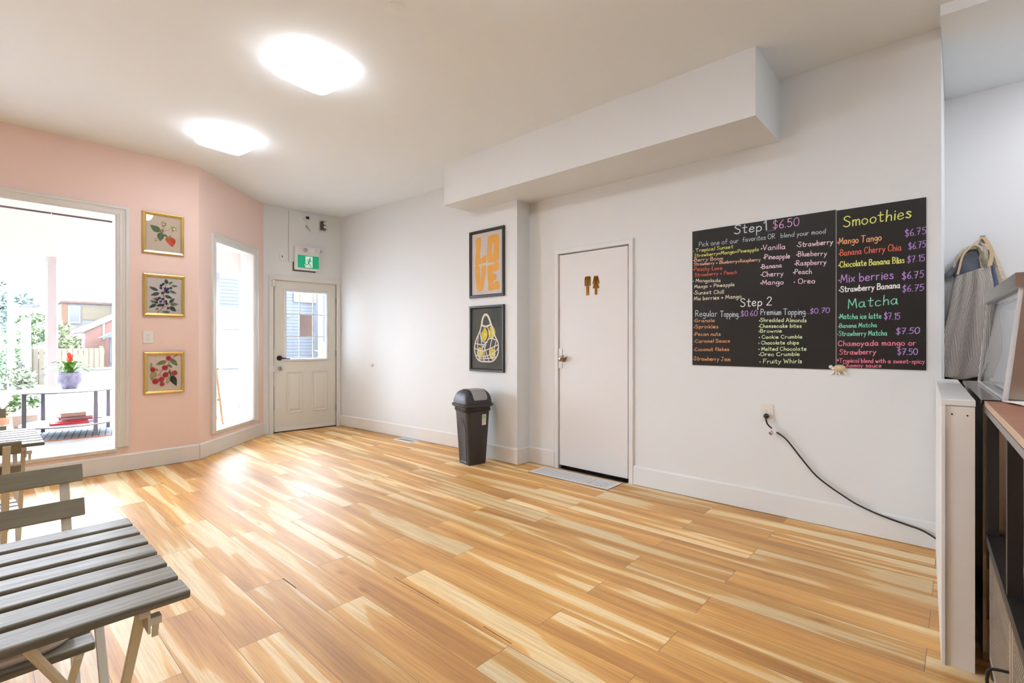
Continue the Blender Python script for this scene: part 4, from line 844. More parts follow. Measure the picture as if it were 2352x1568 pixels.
# ---------------------------------------------------------------- slatted folding tables and chairs
slatm = wood_mat('weathered_slat', (0.105, 0.092, 0.062), (0.235, 0.215, 0.165), 0, 1.0, 0.42)
slatb = wood_mat('stained_backslat', (0.215, 0.19, 0.125), (0.270, 0.240, 0.165), 0, 1.0, 0.5)
slatt = wood_mat('weathered_sheen_top', (0.19, 0.18, 0.145), (0.44, 0.43, 0.385), 0, 1.0, 0.38)  # silvery grey: weathering, plus sky reflection put into the colour
legm = mat('cream_steel', (0.66, 0.60, 0.48), 0.38)
def make_table():
    t = thing('slatted_table', 'grey-brown slatted folding table in the foreground, cut by the left edge', 'table', (0.007, 1.3815, 0), 0, 'slatted folding tables')
    n = 7; wd = 0.0655; gap = (0.575-n*wd)/(n-1)
    for k in range(n):
        y = -0.2875+k*(wd+gap)
        pass
        m = MB().box((-0.275, y, 0.7055), (0.275, y+wd, 0.7225)); m.mi[1] = 1; m.build('slat', [slatm, slatt], t, bevel=0.004)
    for s in (-1, 1):
        x = s*0.205
        MB().box((x-0.008, -0.27, 0.688), (x+0.008, 0.27, 0.7055)).build('top_rail', legm, t)
        MB().bar((x, -0.245, 0.69), (x, 0.245, 0.0), 0.018, 0.009, (0, 1, 0)).build('leg', legm, t, bevel=0.002)
        x2 = s*0.193
        MB().bar((x2, 0.245, 0.69), (x2, -0.245, 0.0), 0.018, 0.009, (0, 1, 0)).build('leg', legm, t, bevel=0.002)
        MB().tube([(s*0.050, -0.25, 0.698), (s*0.185, -0.03, 0.37)], 0.0075, 8).build('brace', legm, t, smooth=True)
        m = MB(); m.box((s*0.205+0.006, -0.268, 0.655), (s*0.205+0.010, -0.215, 0.696)); m.bar((s*0.205+0.020, -0.262, 0.68), (s*0.205+0.020, -0.25, 0.640), 0.010, 0.004); m.box((s*0.205+0.008, -0.266, 0.668), (s*0.205+0.028, -0.246, 0.682))
        m.build('hinge_bracket', legm, t)
    MB().cyl((-0.205, 0.222, 0.03), (0.205, 0.222, 0.03), 0.005, n=8).build('crossbar', legm, t); MB().cyl((-0.205, -0.222, 0.03), (0.205, -0.222, 0.03), 0.005, n=8).build('crossbar', legm, t)
    return t
tab = make_table()
c = copy_tree(tab, label='grey-brown slatted folding table farther back, close to the big window'); c.location = (-0.047, 3.51, 0)
def make_chair():
    t = thing('folding_chair', 'olive-grey slatted folding chair tucked under the foreground table, holding a cushion', 'chair', (0.04, 1.80, 0), 0, 'slatted folding chairs')
    n = 5; wd = 0.062; gap = 0.012
    for k in range(n):
        y = -0.205+k*(wd+gap)
        m = MB().box((-0.205, y, 0.430), (0.165, y+wd, 0.450)); m.mi[1] = 1; m.build('seat_slat', [slatm, slatt], t, bevel=0.004)
    dy = lambda z: 0.175+(z-0.44)*0.47
    for z in (0.668, 0.768):
        M_ = Matrix.Translation((0, dy(z), z)) @ Matrix.Rotation(-0.44, 4, 'X')
        MB().box((-0.198, -0.020, -0.027), (0.199, -0.005, 0.027), M_).build('back_slat', slatb, t, bevel=0.002)
    for s in (-1, 1):
        x = s*0.155
        MB().bar((x, dy(0.785), 0.785), (x, dy(0.40), 0.40), 0.024, 0.007, (0, 1, 0)).build('back_post', legm, t, bevel=0.0015)
        MB().bar((x, dy(0.41), 0.41), (x, -0.13, 0.0), 0.018, 0.010, (0, 1, 0)).build('leg', legm, t, bevel=0.0015)
        x2 = s*0.142
        MB().bar((x2, -0.17, 0.43), (x2, 0.30, 0.0), 0.018, 0.010, (0, 1, 0)).build('leg', legm, t, bevel=0.0015)
        MB().box((s*0.135-0.006, -0.20, 0.418), (s*0.135+0.006, 0.16, 0.430)).build('seat_rail', legm, t)
    MB().cyl((-0.155, -0.115, 0.03), (0.155, -0.115, 0.03), 0.005, n=8).build('crossbar', legm, t); MB().cyl((-0.142, 0.28, 0.03), (0.142, 0.28, 0.03), 0.005, n=8).build('crossbar', legm, t)
    return t
ch = make_chair()
c = copy_tree(ch, label='olive-grey slatted folding chair seen from behind, facing the farther table'); c.location = (-0.068, 3.12, 0); c.rotation_euler = (0, 0, PI)
c = copy_tree(ch, label='olive-grey slatted folding chair beyond the farther table, facing the room'); c.location = (-0.07, 3.885, 0)
# cushion on the near chair: two rolled halves with a welted seam
cushm = mat('cream_cushion', (0.66, 0.55, 0.44), 0.9, bump=0.15, bscale=220, sheen=0.3)
t = thing('seat_cushion', 'flat cream seat cushion with a welted edge on the chair under the foreground table', 'cushion', (0.005, 1.772, 0.4505), 0)
def pillow(w_, d, z0, h, e=4.0):
    rings = []
    for s, zz in ((0.95, 0.0), (0.98, 0.18), (1.0, 0.45), (0.985, 0.72), (0.90, 0.92), (0.70, 1.0)):
        R = []
        for k in range(40):
            a_ = 2*PI*k/40; ca, sa = math.cos(a_), math.sin(a_); R.append((w_*s*math.copysign(abs(ca)**(2/e), ca), d*s*math.copysign(abs(sa)**(2/e), sa), z0+h*zz))
        rings.append(R)
    return MB().loft(rings)
pillow(0.175, 0.165, 0.0, 0.025).build('lower_pad', cushm, t, smooth=True)
pillow(0.175, 0.165, 0.025, 0.029).build('upper_pad', cushm, t, smooth=True)

# ---------------------------------------------------------------- swing-top bin
binm = mat('charcoal_plastic', (0.040, 0.036, 0.040), 0.42, bump=0.04, bscale=350)
binl = mat('grey_flap_plastic', (0.36, 0.355, 0.35), 0.35)
bag = mat('bin_liner', (0.012, 0.012, 0.013), 0.16)
t = thing('swing_bin', 'charcoal swing-top waste bin with a grey flap in front of the pilaster', 'bin', (3.325, 3.555, 0), math.radians(-10))
def rrect(hx, hy, z, r, n=6):
    P = []
    for cx, cy, a0 in ((hx-r, hy-r, 0), (-hx+r, hy-r, PI/2), (-hx+r, -hy+r, PI), (hx-r, -hy+r, 1.5*PI)):
        for k in range(n+1): a_ = a0+PI/2*k/n; P.append((cx+r*math.cos(a_), cy+r*math.sin(a_), z))
    return P
MB().loft([rrect(0.098, 0.092, 0.0, 0.016), rrect(0.102, 0.096, 0.02, 0.02), rrect(0.140, 0.128, 0.545, 0.055)]).build('body', binm, t, smooth=True, angle=30)
def bx(z): return 0.102+(0.140-0.102)*(z-0.02)/0.525
m = MB(); outer = []
arch = [(-0.058, 0.025), (-0.070, 0.33), (-0.060, 0.40), (-0.035, 0.445), (0.0, 0.458), (0.035, 0.445), (0.060, 0.40), (0.070, 0.33), (0.058, 0.025)]
arch = crom(arch, 4)
R0 = [(-bx(z)-0.0005, y, z) for y, z in arch]; R1 = [(-bx(z)-0.004, y*0.985, z*0.995+0.001) for y, z in arch]; R2 = [(-bx(z)+0.001-0.0018, y*0.87, z*0.955+0.008) for y, z in arch]
m.loft([R0, R1, R2], close=True, capb=False)
m.build('arched_panel', binm, t, smooth=True, angle=25)
rings = []; rr = random.Random(5); n_ = len(rrect(0.1, 0.1, 0, 0.05, 8))
for k, (ex, z) in enumerate(((0.000, 0.520), (0.004, 0.527), (0.006, 0.540), (0.003, 0.552), (0.007, 0.565), (0.004, 0.575))):
    R = [(p[0]*(1+rr.uniform(-0.012, 0.02)), p[1]*(1+rr.uniform(-0.012, 0.02)), p[2]+rr.uniform(-0.005, 0.005)) for p in rrect(0.141+ex, 0.130+ex, z, 0.055, 8)]; rings.append(R)
MB().loft(rings).build('liner_bag', bag, t, smooth=True, angle=60)
MB().loft([rrect(0.150, 0.142, 0.562, 0.06), rrect(0.168, 0.158, 0.572, 0.065), rrect(0.170, 0.160, 0.592, 0.065), rrect(0.160, 0.150, 0.598, 0.06)]).build('rim', binm, t, smooth=True, angle=35)
rings = []
for k in range(11):
    a_ = PI/2*k/10; s = math.cos(a_)**0.62 if k < 10 else 0.04; rings.append(rrect(max(0.01, 0.155*(0.35+0.65*s) if k < 10 else 0.05), max(0.006, 0.145*s), 0.596+0.132*math.sin(a_), max(0.004, 0.055*s)))
MB().loft(rings).build('dome_lid', binm, t, smooth=True, angle=35)
def dome_y(z):
    q = min(1, max(0, (z-0.596)/0.132)); return 0.145*max(0.0, math.cos(math.asin(q)))**0.62
rows = []; rows2 = []
for k in range(15):
    z = 0.628+(0.7255-0.628)*math.sin(PI/2*k/14); y = -dome_y(z)-0.003; hw = 0.082 if k > 1 else 0.070+0.006*k
    rows.append([(x*hw, y, z+0.004) for x in (-1, -0.5, 0, 0.5, 1)]); hw += 0.016; rows2.append([(x*hw, y+0.0015, z+0.002-(0.010 if k == 0 else 0)) for x in (-1, -0.5, 0, 0.5, 1)])
for R, dz in ((rows, 0.006), (rows2, 0.003)):
    for yy in (-0.03, 0.03, 0.07): R.append([(p[0], yy, 0.728+dz-abs(yy)*0.05) for p in R[-1]])
MB().grid(rows2).build('flap_surround', binm, t, smooth=True, angle=60)
MB().grid(rows).build('flap', binl, t, smooth=True, angle=60)['label'] = 'lighter grey swing flap'
lb = MB(); zz = lambda z: -(0.096+(0.128-0.096)*(z-0.02)/0.525)-0.0012
def lq(x0, x1, z0, z1, off): 
    i = len(lb.v); lb.v += [(x0-0.01*(0.5-z0)*0, zz(z0)-off, z0), (x1, zz(z0)-off, z0), (x1, zz(z1)-off, z1), (x0, zz(z1)-off, z1)]; lb.face((i, i+1, i+2, i+3))
lb.cur = 0; lq(0.030, 0.078, 0.385, 0.490, 0); lb.cur = 1; lq(0.033, 0.075, 0.440, 0.485, 0.0004); lb.cur = 2
for k in range(5): lq(0.034, 0.056, 0.395+0.009*k, 0.398+0.009*k, 0.0004)
lq(0.036, 0.060, 0.470, 0.474, 0.0007); lq(0.066, 0.072, 0.415, 0.432, 0.0004)
lb.build('product_label', [mat('label_white', (0.78, 0.78, 0.70), 0.5), mat('label_green', (0.42, 0.62, 0.44), 0.5), mat('label_print', (0.30, 0.30, 0.27), 0.6)], t, flip=False)['label'] = 'white and green paper label'

# ---------------------------------------------------------------- window bay: low table, plants, books, mat, easel
gunm = mat('gunmetal', (0.13, 0.13, 0.16), 0.4, 0.3)
whl = mat('white_laminate', (0.72, 0.71, 0.74), 0.3)
ctb = thing('low_round_table', 'low two-tier table with dark metal legs and white tops in the shop window', 'table', (0.685, 6.935, 0.2265))
def oval(rx, ry, z, n=64, rot=0.0):
    return [(rx*math.cos(2*PI*k/n)*math.cos(rot)-ry*math.sin(2*PI*k/n)*math.sin(rot), rx*math.cos(2*PI*k/n)*math.sin(rot)+ry*math.sin(2*PI*k/n)*math.cos(rot), z) for k in range(n)]
MB().loft([oval(0.435, 0.435, 0.462), oval(0.44, 0.44, 0.470), oval(0.435, 0.435, 0.474)]).build('tabletop', whl, ctb, smooth=True, angle=30)
MB().loft([oval(0.442, 0.442, 0.462), oval(0.442, 0.442, 0.468)]).build('top_rim', gunm, ctb)
MB().loft([oval(0.385, 0.385, 0.118), oval(0.385, 0.385, 0.128)]).build('shelf', whl, ctb); MB().loft([oval(0.388, 0.388, 0.114), oval(0.388, 0.388, 0.122)]).build('shelf_rim', gunm, ctb)
for x, y in ((-0.358, -0.225), (0.168, -0.300), (0.345, 0.232), (-0.185, 0.340)):
    MB().box((x-0.016, y-0.016, 0.0), (x+0.016, y+0.016, 0.463)).build('leg', gunm, ctb)
# bromeliad
t = thing('potted_bromeliad', 'bromeliad with a red flower spike in a speckled grey bowl on the low window table', 'plant', (0.687, 7.0, 0.7006))
MB().lathe([(0.050, 0.0), (0.066, 0.002), (0.082, 0.040), (0.108, 0.062), (0.113, 0.075), (0.113, 0.168), (0.106, 0.172), (0.102, 0.160), (0.001, 0.158)], n=40).build('bowl', mat('speckled_glaze', (0.26, 0.26, 0.36), 0.35, var=0.75, vscale=26), t, smooth=True, angle=50)
gm_ = mat('bromeliad_green', (0.13, 0.30, 0.04), 0.35, var=0.4, vscale=18)
m = MB(); rr = random.Random(4)
for k in range(26):
    an = 2*PI*k/13+rr.uniform(-0.2, 0.2); L_ = rr.uniform(0.13, 0.27) if k < 15 else rr.uniform(0.08, 0.15); up = rr.uniform(0.06, 0.12) if k < 15 else 0.13; rows = []
    for q in range(9):
        s = q/8; r = L_*s; z = 0.150+up*math.sin(PI*min(1, s*1.15)*0.62)*1.1-0.055*s*s*(1 if k < 15 else 0.2); wd = 0.021*(1-s**2.2)+0.002; cx, cy = r*math.cos(an), r*math.sin(an); nx, ny = -math.sin(an), math.cos(an)
        rows.append([(cx+nx*wd*j, cy+ny*wd*j, z-abs(j)*-0.006) for j in (-1, 0, 1)])
    m.grid(rows)
m.build('leaves', gm_, t, smooth=True, angle=80)
m = MB(); m.tube([(0, 0, 0.14), (0.004, 0, 0.28), (0.008, 0, 0.345)], [0.014, 0.016, 0.008], 10)
for k in range(22):
    z = 0.20+0.0072*k; an = k*2.4; r0, r1 = 0.014, 0.034-0.0008*k; w_ = 0.014
    cx, sx_ = math.cos(an), math.sin(an); nx, ny = -sx_, cx
    m.grid([[(r0*cx+nx*w_*j, r0*sx_+ny*w_*j, z) for j in (-1, 0, 1)], [(r0*1.5*cx+nx*w_*j, r0*1.5*sx_+ny*w_*j, z+0.022) for j in (-1, 0, 1)], [(r1*cx+nx*0.001*j+0.006, r1*sx_+ny*0.001*j, z+0.042) for j in (-1, 0, 1)]])
m.build('flower_spike', mat('bract_red', (0.80, 0.07, 0.03), 0.45), t, smooth=True, angle=80)
# books on the shelf of the low table
def book(label, cx, cy, z, w_, d, h, col, rz, pages=(0.80, 0.76, 0.70)):
    t = thing('book', label, 'book', (cx, cy, z), rz, 'books on the lower shelf of the window table')
    MB().box((-w_/2, -d/2, 0), (w_/2, d/2, 0.003)).box((-w_/2, -d/2, h-0.003), (w_/2, d/2, h)).box((-w_/2, -d/2, 0), (-w_/2+0.004, d/2, h)).box((-w_/2, -d/2, 0), (w_/2, -d/2+0.003, h)).build('cover', mat('cover_'+label[:7], col, 0.5), t)
    MB().box((-w_/2+0.004, -d/2+0.003, 0.003), (w_/2-0.004, d/2-0.004, h-0.003)).build('pages', mat('book_pages', pages, 0.9), t)
zsh = 0.2265+0.1285
book('bright red thin book lying open-edged at the bottom front of the stack', 0.665, 6.80, zsh, 0.30, 0.20, 0.016, (0.72, 0.06, 0.07), math.radians(-4))
book('crimson book with pale pages lying under the two upper books', 0.77, 6.90, zsh+0.017, 0.30, 0.16, 0.012, (0.70, 0.10, 0.16), math.radians(14))
book('mauve hardback book, second from the top of the stack', 0.715, 6.90, zsh+0.031, 0.27, 0.15, 0.028, (0.46, 0.28, 0.30), math.radians(4))
book('tan hardback book on top of the stack', 0.695, 6.91, zsh+0.061, 0.20, 0.14, 0.040, (0.52, 0.36, 0.28), math.radians(6))
# mat below
t = thing('plaid_mat', 'grey plaid mat with an orange edge under the low window table', 'mat', (0.44, 6.93, 0.22), math.radians(-9))
MB().box((-0.30, -0.31, 0.0), (0.62, 0.42, 0.006)).build('weave', plaid_mat(), t)
MB().box((-0.30, -0.325, 0.0), (0.62, -0.31, 0.007)).build('edge_binding', mat('rust_binding', (0.55, 0.20, 0.07), 0.9), t)
# plants at the left
lg = mat('leaf_fresh', (0.13, 0.24, 0.07), 0.5, var=0.4, vscale=12)
def clump(mb, c, r, n, size, rnd, sq=1.0):
    for k in range(n):
        d = Vector((rnd.gauss(0, 1), rnd.gauss(0, 1), rnd.gauss(0, 1))).normalized()*r*rnd.uniform(0.45, 1.0); p = Vector(c)+Vector((d.x, d.y, d.z*sq))
        u = Vector((rnd.gauss(0, 1), rnd.gauss(0, 1), rnd.gauss(0, 0.6))).normalized(); v_ = u.cross(Vector((rnd.gauss(0, 1), rnd.gauss(0, 1), rnd.gauss(0, 1)))).normalized(); s = size*rnd.uniform(0.6, 1.2)
        i = len(mb.v); mb.v += [tuple(p-u*s), tuple(p+v_*s*0.45), tuple(p+u*s), tuple(p-v_*s*0.45)]; mb.face((i, i+1, i+2, i+3))
t = thing('potted_ficus', 'small leafy ficus in a cream planter printed with hands and eyes by the window', 'plant', (0.375, 7.62, 0.22))
MB().loft([[(x*0.085, y*0.07, 0.0) for x, y in ((-1, -1), (1, -1), (1, 1), (-1, 1))], [(x*0.10, y*0.08, 0.17) for x, y in ((-1, -1), (1, -1), (1, 1), (-1, 1))]]).build('planter', mat('cream_canvas', (0.66, 0.50, 0.38), 0.8), t)
ar = Art(-0.095, 0.01, 0.19, 0.15, -0.0745); ink = mat('motif_ink', (0.14, 0.10, 0.12), 0.8)
for cx in (0.14, 0.42, 0.92):
    ar.line(crom([(cx-0.10, 0.3), (cx, 0.18), (cx+0.10, 0.3), (cx, 0.42)], 4, True), 0.018, ink, False); ar.disc(cx, 0.3, 0.03, ink)
ar.disc(0.66, 0.70, 0.075, ink)
for k in range(5): an = -2.5+0.42*k; ar.line([(0.66, 0.68), (0.66+0.17*math.cos(an), 0.68+0.26*math.sin(an))], 0.035, ink, False)
ar.line([(0.1, 0.7), (0.2, 0.8), (0.3, 0.7)], 0.02, ink); ar.line([(0.1, 0.86), (0.2, 0.96), (0.3, 0.86)], 0.02, ink)
o = ar.mb.build('motif', ar.mats, t, flip=False); o.rotation_euler = (-0.058, 0, 0); o.location = (0, -0.0035, 0)
MB().tube([(0.0, 0, 0.14), (0.008, 0, 0.22), (-0.004, 0, 0.30)], [0.022, 0.012, 0.006], 8).build('trunk', mat('pale_bark', (0.36, 0.24, 0.19), 0.8), t)
m = MB(); rr = random.Random(8); clump(m, (0.0, 0, 0.33), 0.13, 110, 0.034, rr, 0.75); clump(m, (-0.09, 0, 0.27), 0.07, 40, 0.03, rr); clump(m, (0.07, 0, 0.30), 0.07, 40, 0.03, rr)
m.build('foliage', lg, t)
t = thing('potted_succulent', 'low bushy plant in an orange and white pot left of the ficus', 'plant', (0.16, 7.50, 0.22))
MB().lathe([(0.075, 0), (0.085, 0.002), (0.098, 0.145), (0.104, 0.15), (0.104, 0.185), (0.09, 0.185), (0.001, 0.17)], n=32).build('pot', mat('terracotta_band', (0.66, 0.33, 0.17), 0.6), t, smooth=True, angle=40)
MB().lathe([(0.0895, 0.04), (0.0965, 0.135)], n=32).build('label_band', mat('band_white', (0.76, 0.74, 0.74), 0.5), t)
m = MB(); clump(m, (0, 0, 0.23), 0.10, 150, 0.022, random.Random(2), 0.6); m.build('foliage', mat('leaf_yellowish', (0.26, 0.34, 0.07), 0.5, var=0.4, vscale=14), t)
t = thing('wooden_easel', 'pale wooden artist easel seen through the narrow angled window', 'easel', (1.955, 6.42, 0.22))
wd_ = wood_mat('pale_beech', (0.50, 0.30, 0.16), (0.66, 0.44, 0.25), 2, 1.0, 0.5)
MB().bar((0.030, 0.02, 0.0), (-0.075, 0.06, 1.0), 0.022, 0.022, (0, 1, 0)).build('leg', wd_, t, bevel=0.003); MB().bar((-0.50, 0.02, 0.0), (-0.16, 0.06, 1.0), 0.022, 0.022, (0, 1, 0)).build('leg', wd_, t, bevel=0.003)
MB().bar((-0.015, 0.10, 0.05), (-0.09, 0.09, 0.80), 0.018, 0.018, (0, 1, 0)).build('leg', wd_, t, bevel=0.003)
MB().bar((-0.012, 0.03, 0.655), (-0.36, 0.03, 0.655), 0.03, 0.022).build('tray', wd_, t, bevel=0.004); MB().box((-0.03, 0.02, 0.28), (0.008, 0.05, 0.305)).build('crossbar', wd_, t)
tag(MB().cyl((-2.5, 7.6, 2.655), (1.45, 7.6, 2.652), 0.011, n=10).build('curtain_rod', mat('dark_rod', (0.05, 0.03, 0.03), 0.4), None), 'thin dark curtain rod high across the window bay', 'curtain rod')
t = thing('hanging_wire_loop', 'faint white wire loop hanging from the rod in the window bay', 'hanger', (0.66, 7.59, 2.655))
MB().tube(crom([(0.05, 0, -0.02), (0.03, 0, -0.10), (0.035, 0, -0.25), (0.06, 0, -0.28), (-0.06, 0, -0.28), (-0.09, 0, -0.22), (-0.07, 0, -0.10), (-0.07, 0, 0.0)], 5), 0.003, 6).build('wire', wplas, t)
MB().box((-0.055, -0.006, -0.29), (0.055, 0.006, -0.275)).build('bar', wplas, t)

# ---------------------------------------------------------------- serving area on the right
brown = mat('russet_board', (0.30, 0.125, 0.072), 0.5, var=0.10, vscale=30); lightedge = mat('board_edge', (0.56, 0.40, 0.26), 0.5); alu = mat('aluminium_edge', (0.40, 0.40, 0.41), 0.35, 0.9)
SO = (2.455, -0.0745, 0)
t = thing('steel_cabinet', 'black steel sideboard with a russet top and slatted metal doors beside the half wall', 'cabinet', SO, RP)
MB().box((-1.25, -0.46, 0.966), (0.012, 0.0, 0.985)).build('worktop', brown, t, bevel=0.001)
MB().box((-1.25, 0.0, 0.967), (0.012, 0.003, 0.9845)).build('wood_edge', lightedge, t)
MB().box((-1.25, -0.004, 0.945), (0.010, 0.004, 0.9655)).build('metal_edge', alu, t)
for x in (-0.030, -0.585, -1.22):
    MB().box((x, -0.032, 0.515), (x+0.030, -0.002, 0.945)).build('post', bsteel, t)
for x in (-0.030, -1.22): MB().box((x, -0.455, 0.515), (x+0.030, -0.425, 0.945)).build('post', bsteel, t)
MB().box((-1.25, -0.045, 0.480), (0.004, 0.0, 0.515)).build('front_rail', bsteel, t)
MB().box((-1.25, -0.455, 0.490), (0.002, -0.060, 0.520)).build('shelf', brown, t); MB().box((-1.25, -0.0605, 0.492), (0.002, -0.057, 0.519)).build('shelf_edge', lightedge, t)
MB().box((-0.012, -0.455, 0.06), (0.003, -0.03, 0.48)).build('side_panel', wood_mat('amber_side', (0.30, 0.15, 0.05), (0.44, 0.25, 0.09), 2, 0.4, 0.5), t)
MB().box((-1.25, -0.44, 0.06), (-0.012, -0.43, 0.48)).build('rear_panel', bsteel, t); MB().box((-1.25, -0.43, 0.06), (-0.012, -0.03, 0.075)).build('base_panel', bsteel, t)
tan = mat('taupe_steel', (0.36, 0.28, 0.21), 0.45); slot = mat('slot_dark', (0.075, 0.055, 0.045), 0.6)
for x0, x1, hx in ((-0.580, -0.006, -0.545), (-1.22, -0.592, -0.628)):
    d = MB().box((x0, -0.028, 0.065), (x1, -0.014, 0.478)).build('door', slot, t)
    m = MB().ring_frame(x0, x1, 0.065, 0.478, [(0, -0.014), (0, -0.009), (0.035, -0.009), (0.035, -0.014)]); o = m.build('door_frame', tan, d)
    for i, v in enumerate(o.data.vertices): v.co.y = -0.014-(v.co.y+0.014)*-1.0
    m = MB()
    for k in range(26): z = 0.106+0.0138*k; m.box((x0+0.03, -0.015, z), (x1-0.03, -0.0095, z+0.0058))
    m.build('slats', tan, d)
    MB().tube(crom([(hx, -0.009, 0.215), (hx, 0.028, 0.222), (hx, 0.034, 0.245), (hx, 0.034, 0.262), (hx, 0.028, 0.286), (hx, -0.009, 0.293)], 5), 0.0042, 8).build('handle', black, d, smooth=True)
for z in (0.86, 0.38, 0.20):
    MB().box((0.004, -0.02, z), (0.012, -0.004, z+0.07)).build('hinge', bsteel, t)
for x, y in ((-0.02, -0.03), (-1.2, -0.03), (-0.02, -0.43), (-1.2, -0.43)): MB().cyl((x, y, 0), (x, y, 0.062), 0.018, 0.022, n=14).build('foot', bsteel, t)
for k, (lb, x, y, rz, cl) in enumerate((('top sheet of the loose papers on the russet worktop', -0.14, -0.16, 0.35, (0.78, 0.75, 0.70)), ('middle sheet of the loose papers on the russet worktop', -0.17, -0.18, 0.20, (0.74, 0.73, 0.72)), ('bottom sheet of the loose papers on the russet worktop', -0.20, -0.17, 0.05, (0.70, 0.70, 0.72)))):
    o = MB().box((-0.12, -0.085, 0), (0.12, 0.085, 0.0022)).build('paper_sheet', mat('paper_%s' % 'abc'[k], cl, 0.8), None); o.matrix_world = Matrix.Translation((2.49, -0.0735, 0)) @ Matrix.Rotation(RP, 4, 'Z') @ Matrix.Translation((x, y, 0.9853+0.0023*(2-k))) @ Matrix.Rotation(rz, 4, 'Z'); tag(o, lb, 'paper', 'papers on the worktop')
t = thing('black_cable', 'black cable lying coiled on the shelf of the steel sideboard', 'cable', SO, RP)
MB().tube(crom([(-0.62, -0.10, 0.526), (-0.55, -0.16, 0.526), (-0.60, -0.24, 0.526), (-0.75, -0.22, 0.526), (-0.72, -0.12, 0.530), (-0.58, -0.13, 0.532), (-0.60, -0.28, 0.526), (-0.80, -0.33, 0.526)], 6), 0.0055, 8).build('cord', black, t, smooth=True)
# refrigerated display counter with a glass front
t = thing('display_counter', 'stainless display counter with a slanted glass front behind the half wall', 'display counter', (2.49, -0.06, 0), RP)
stl = mat('mirror_steel', (0.42, 0.41, 0.40), 0.10, 1.0)
MB().box((0.06, -0.75, 0.0), (1.15, -0.012, 0.968)).build('cabinet_body', steel, t)
MB().box((0.03, -0.77, 0.968), (1.17, -0.003, 0.986)).build('steel_top', stl, t, bevel=0.002)
Bn, Bf, Tn, Tf = Vector((0.0, -0.066, 0.992)), Vector((1.02, -0.060, 0.992)), Vector((0.0, -0.108, 1.392)), Vector((1.02, -0.095, 1.392))
m = MB(); q = [Bn, Bf, Tf, Tn]; m.loft([[tuple(p) for p in q], [tuple(p+Vector((0, -0.006, 0))) for p in q]]); m.build('front_glass', glass_mat('display_glass', (0.93, 0.94, 0.95)), t)
fr_ = mat('pale_gasket', (0.72, 0.71, 0.69), 0.3)
MB().bar(Bn+Vector((-0.006, 0.002, -0.004)), Tn+Vector((-0.006, 0.002, 0)), 0.012, 0.012).build('edge_trim', fr_, t); MB().bar(Bf, Tf, 0.008, 0.012).build('edge_trim', fr_, t); MB().bar(Bn, Bf, 0.008, 0.010).build('edge_trim', fr_, t)
m = MB(); m.bar(Bn+Vector((-0.012, -0.038, -0.006)), Tn+Vector((-0.012, -0.038, 0.03)), 0.010, 0.062, (0, 1, 0)); m.build('end_post', steel, t)
m = MB(); m.bar(Bn+Vector((-0.014, -0.115, -0.006)), Tn+Vector((-0.014, -0.115, 0.03)), 0.010, 0.070, (0, 1, 0)); m.build('end_post', steel, t)
m = MB(); m.bar(Tn+Vector((-0.02, -0.012, 0.026)), Tf+Vector((0.02, -0.012, 0.026)), 0.060, 0.050); m.build('top_rail', steel, t)
MB().box((0.0, -0.70, 1.36), (1.02, -0.12, 1.372)).build('canopy', stl, t)
MB().box((0.0, -0.72, 0.986), (1.02, -0.70, 1.372)).build('rear_panel', fr_, t)
tag(MB().box((0.10, -0.50, 0.9865), (0.40, -0.20, 1.03)).build('food_tray', fr_, None, loc=(2.49, -0.06, 0), rotz=RP, bevel=0.006), 'white tray inside the glass display counter', 'tray')

# ---------------------------------------------------------------- clothes on the recess wall (x = 4.72)
WX = 4.72
t = thing('coat_hook', 'dark metal coat hook on the recess wall carrying the jacket and aprons', 'hook', (WX, -0.128, 1.905), RW)
MB().box((-0.012, -0.006, -0.03), (0.012, 0.0, 0.03)).tube(crom([(0, -0.004, 0.0), (0, -0.03, -0.012), (0, -0.045, 0.008), (0, -0.048, 0.022)], 5), 0.006, 8).build('hook', nickel, t, smooth=True)
strm = stripe_mat('ticking_stripe', (0.075, 0.060, 0.062), (0.74, 0.68, 0.62), 42.0, 0.47)
def cloth(rows, uv=True, th=0.006, n=34):
    """rows: (z, yL, yR, depth) on the wall; builds a softly folded sheet standing off the wall"""
    out = []; uvs = []
    zs = []
    M_ = 30
    for k in range(M_+1):
        s = k/M_*(len(rows)-1); i = min(int(s), len(rows)-2); f = s-i; a_, b_ = rows[i], rows[i+1]; f2 = f
        zl = a_[0]+(b_[0]-a_[0])*f2; zr = a_[1]+(b_[1]-a_[1])*f2; yl = a_[2]+(b_[2]-a_[2])*f2; yr = a_[3]+(b_[3]-a_[3])*f2; r = []; ru = []
        for j in range(n+1):
            q = j/n; y = yl+(yr-yl)*q; z = zl+(zr-zl)*q+(0.010*math.sin(q*9+1) if k == M_ else 0)
            fold = 0.016*math.sin(q*10.5+0.6+0.5*math.sin(k/M_*3))*(0.25+k/M_)+0.008*math.sin(q*23+k*0.12)
            bulge = 0.050*math.sin(PI*min(1, max(0, q)))**0.6
            r.append((WX-0.035-bulge-fold-0.03*k/M_, y, z)); ru.append((q, 1-k/M_))
        out.append(r); uvs.append(ru)
    return MB().grid(out, uvs)
t = thing('striped_apron', 'brown and white striped apron hanging from the hook on the recess wall', 'apron', (0, 0, 0))
rows = [(1.657, 1.723, 0.011, -0.177), (1.612, 1.60, 0.023, -0.197), (1.398, 1.447, 0.050, -0.205), (1.228, 1.27, 0.082, -0.224), (1.057, 1.13, 0.092, -0.222), (0.940, 0.955, 0.094, -0.175)]
ap = cloth(rows).build('apron_cloth', strm, t, flip=False, smooth=True, angle=180); sd = ap.modifiers.new('thick', 'SOLIDIFY'); sd.thickness = 0.003
strap = mat('tan_strap', (0.72, 0.52, 0.32), 0.7)
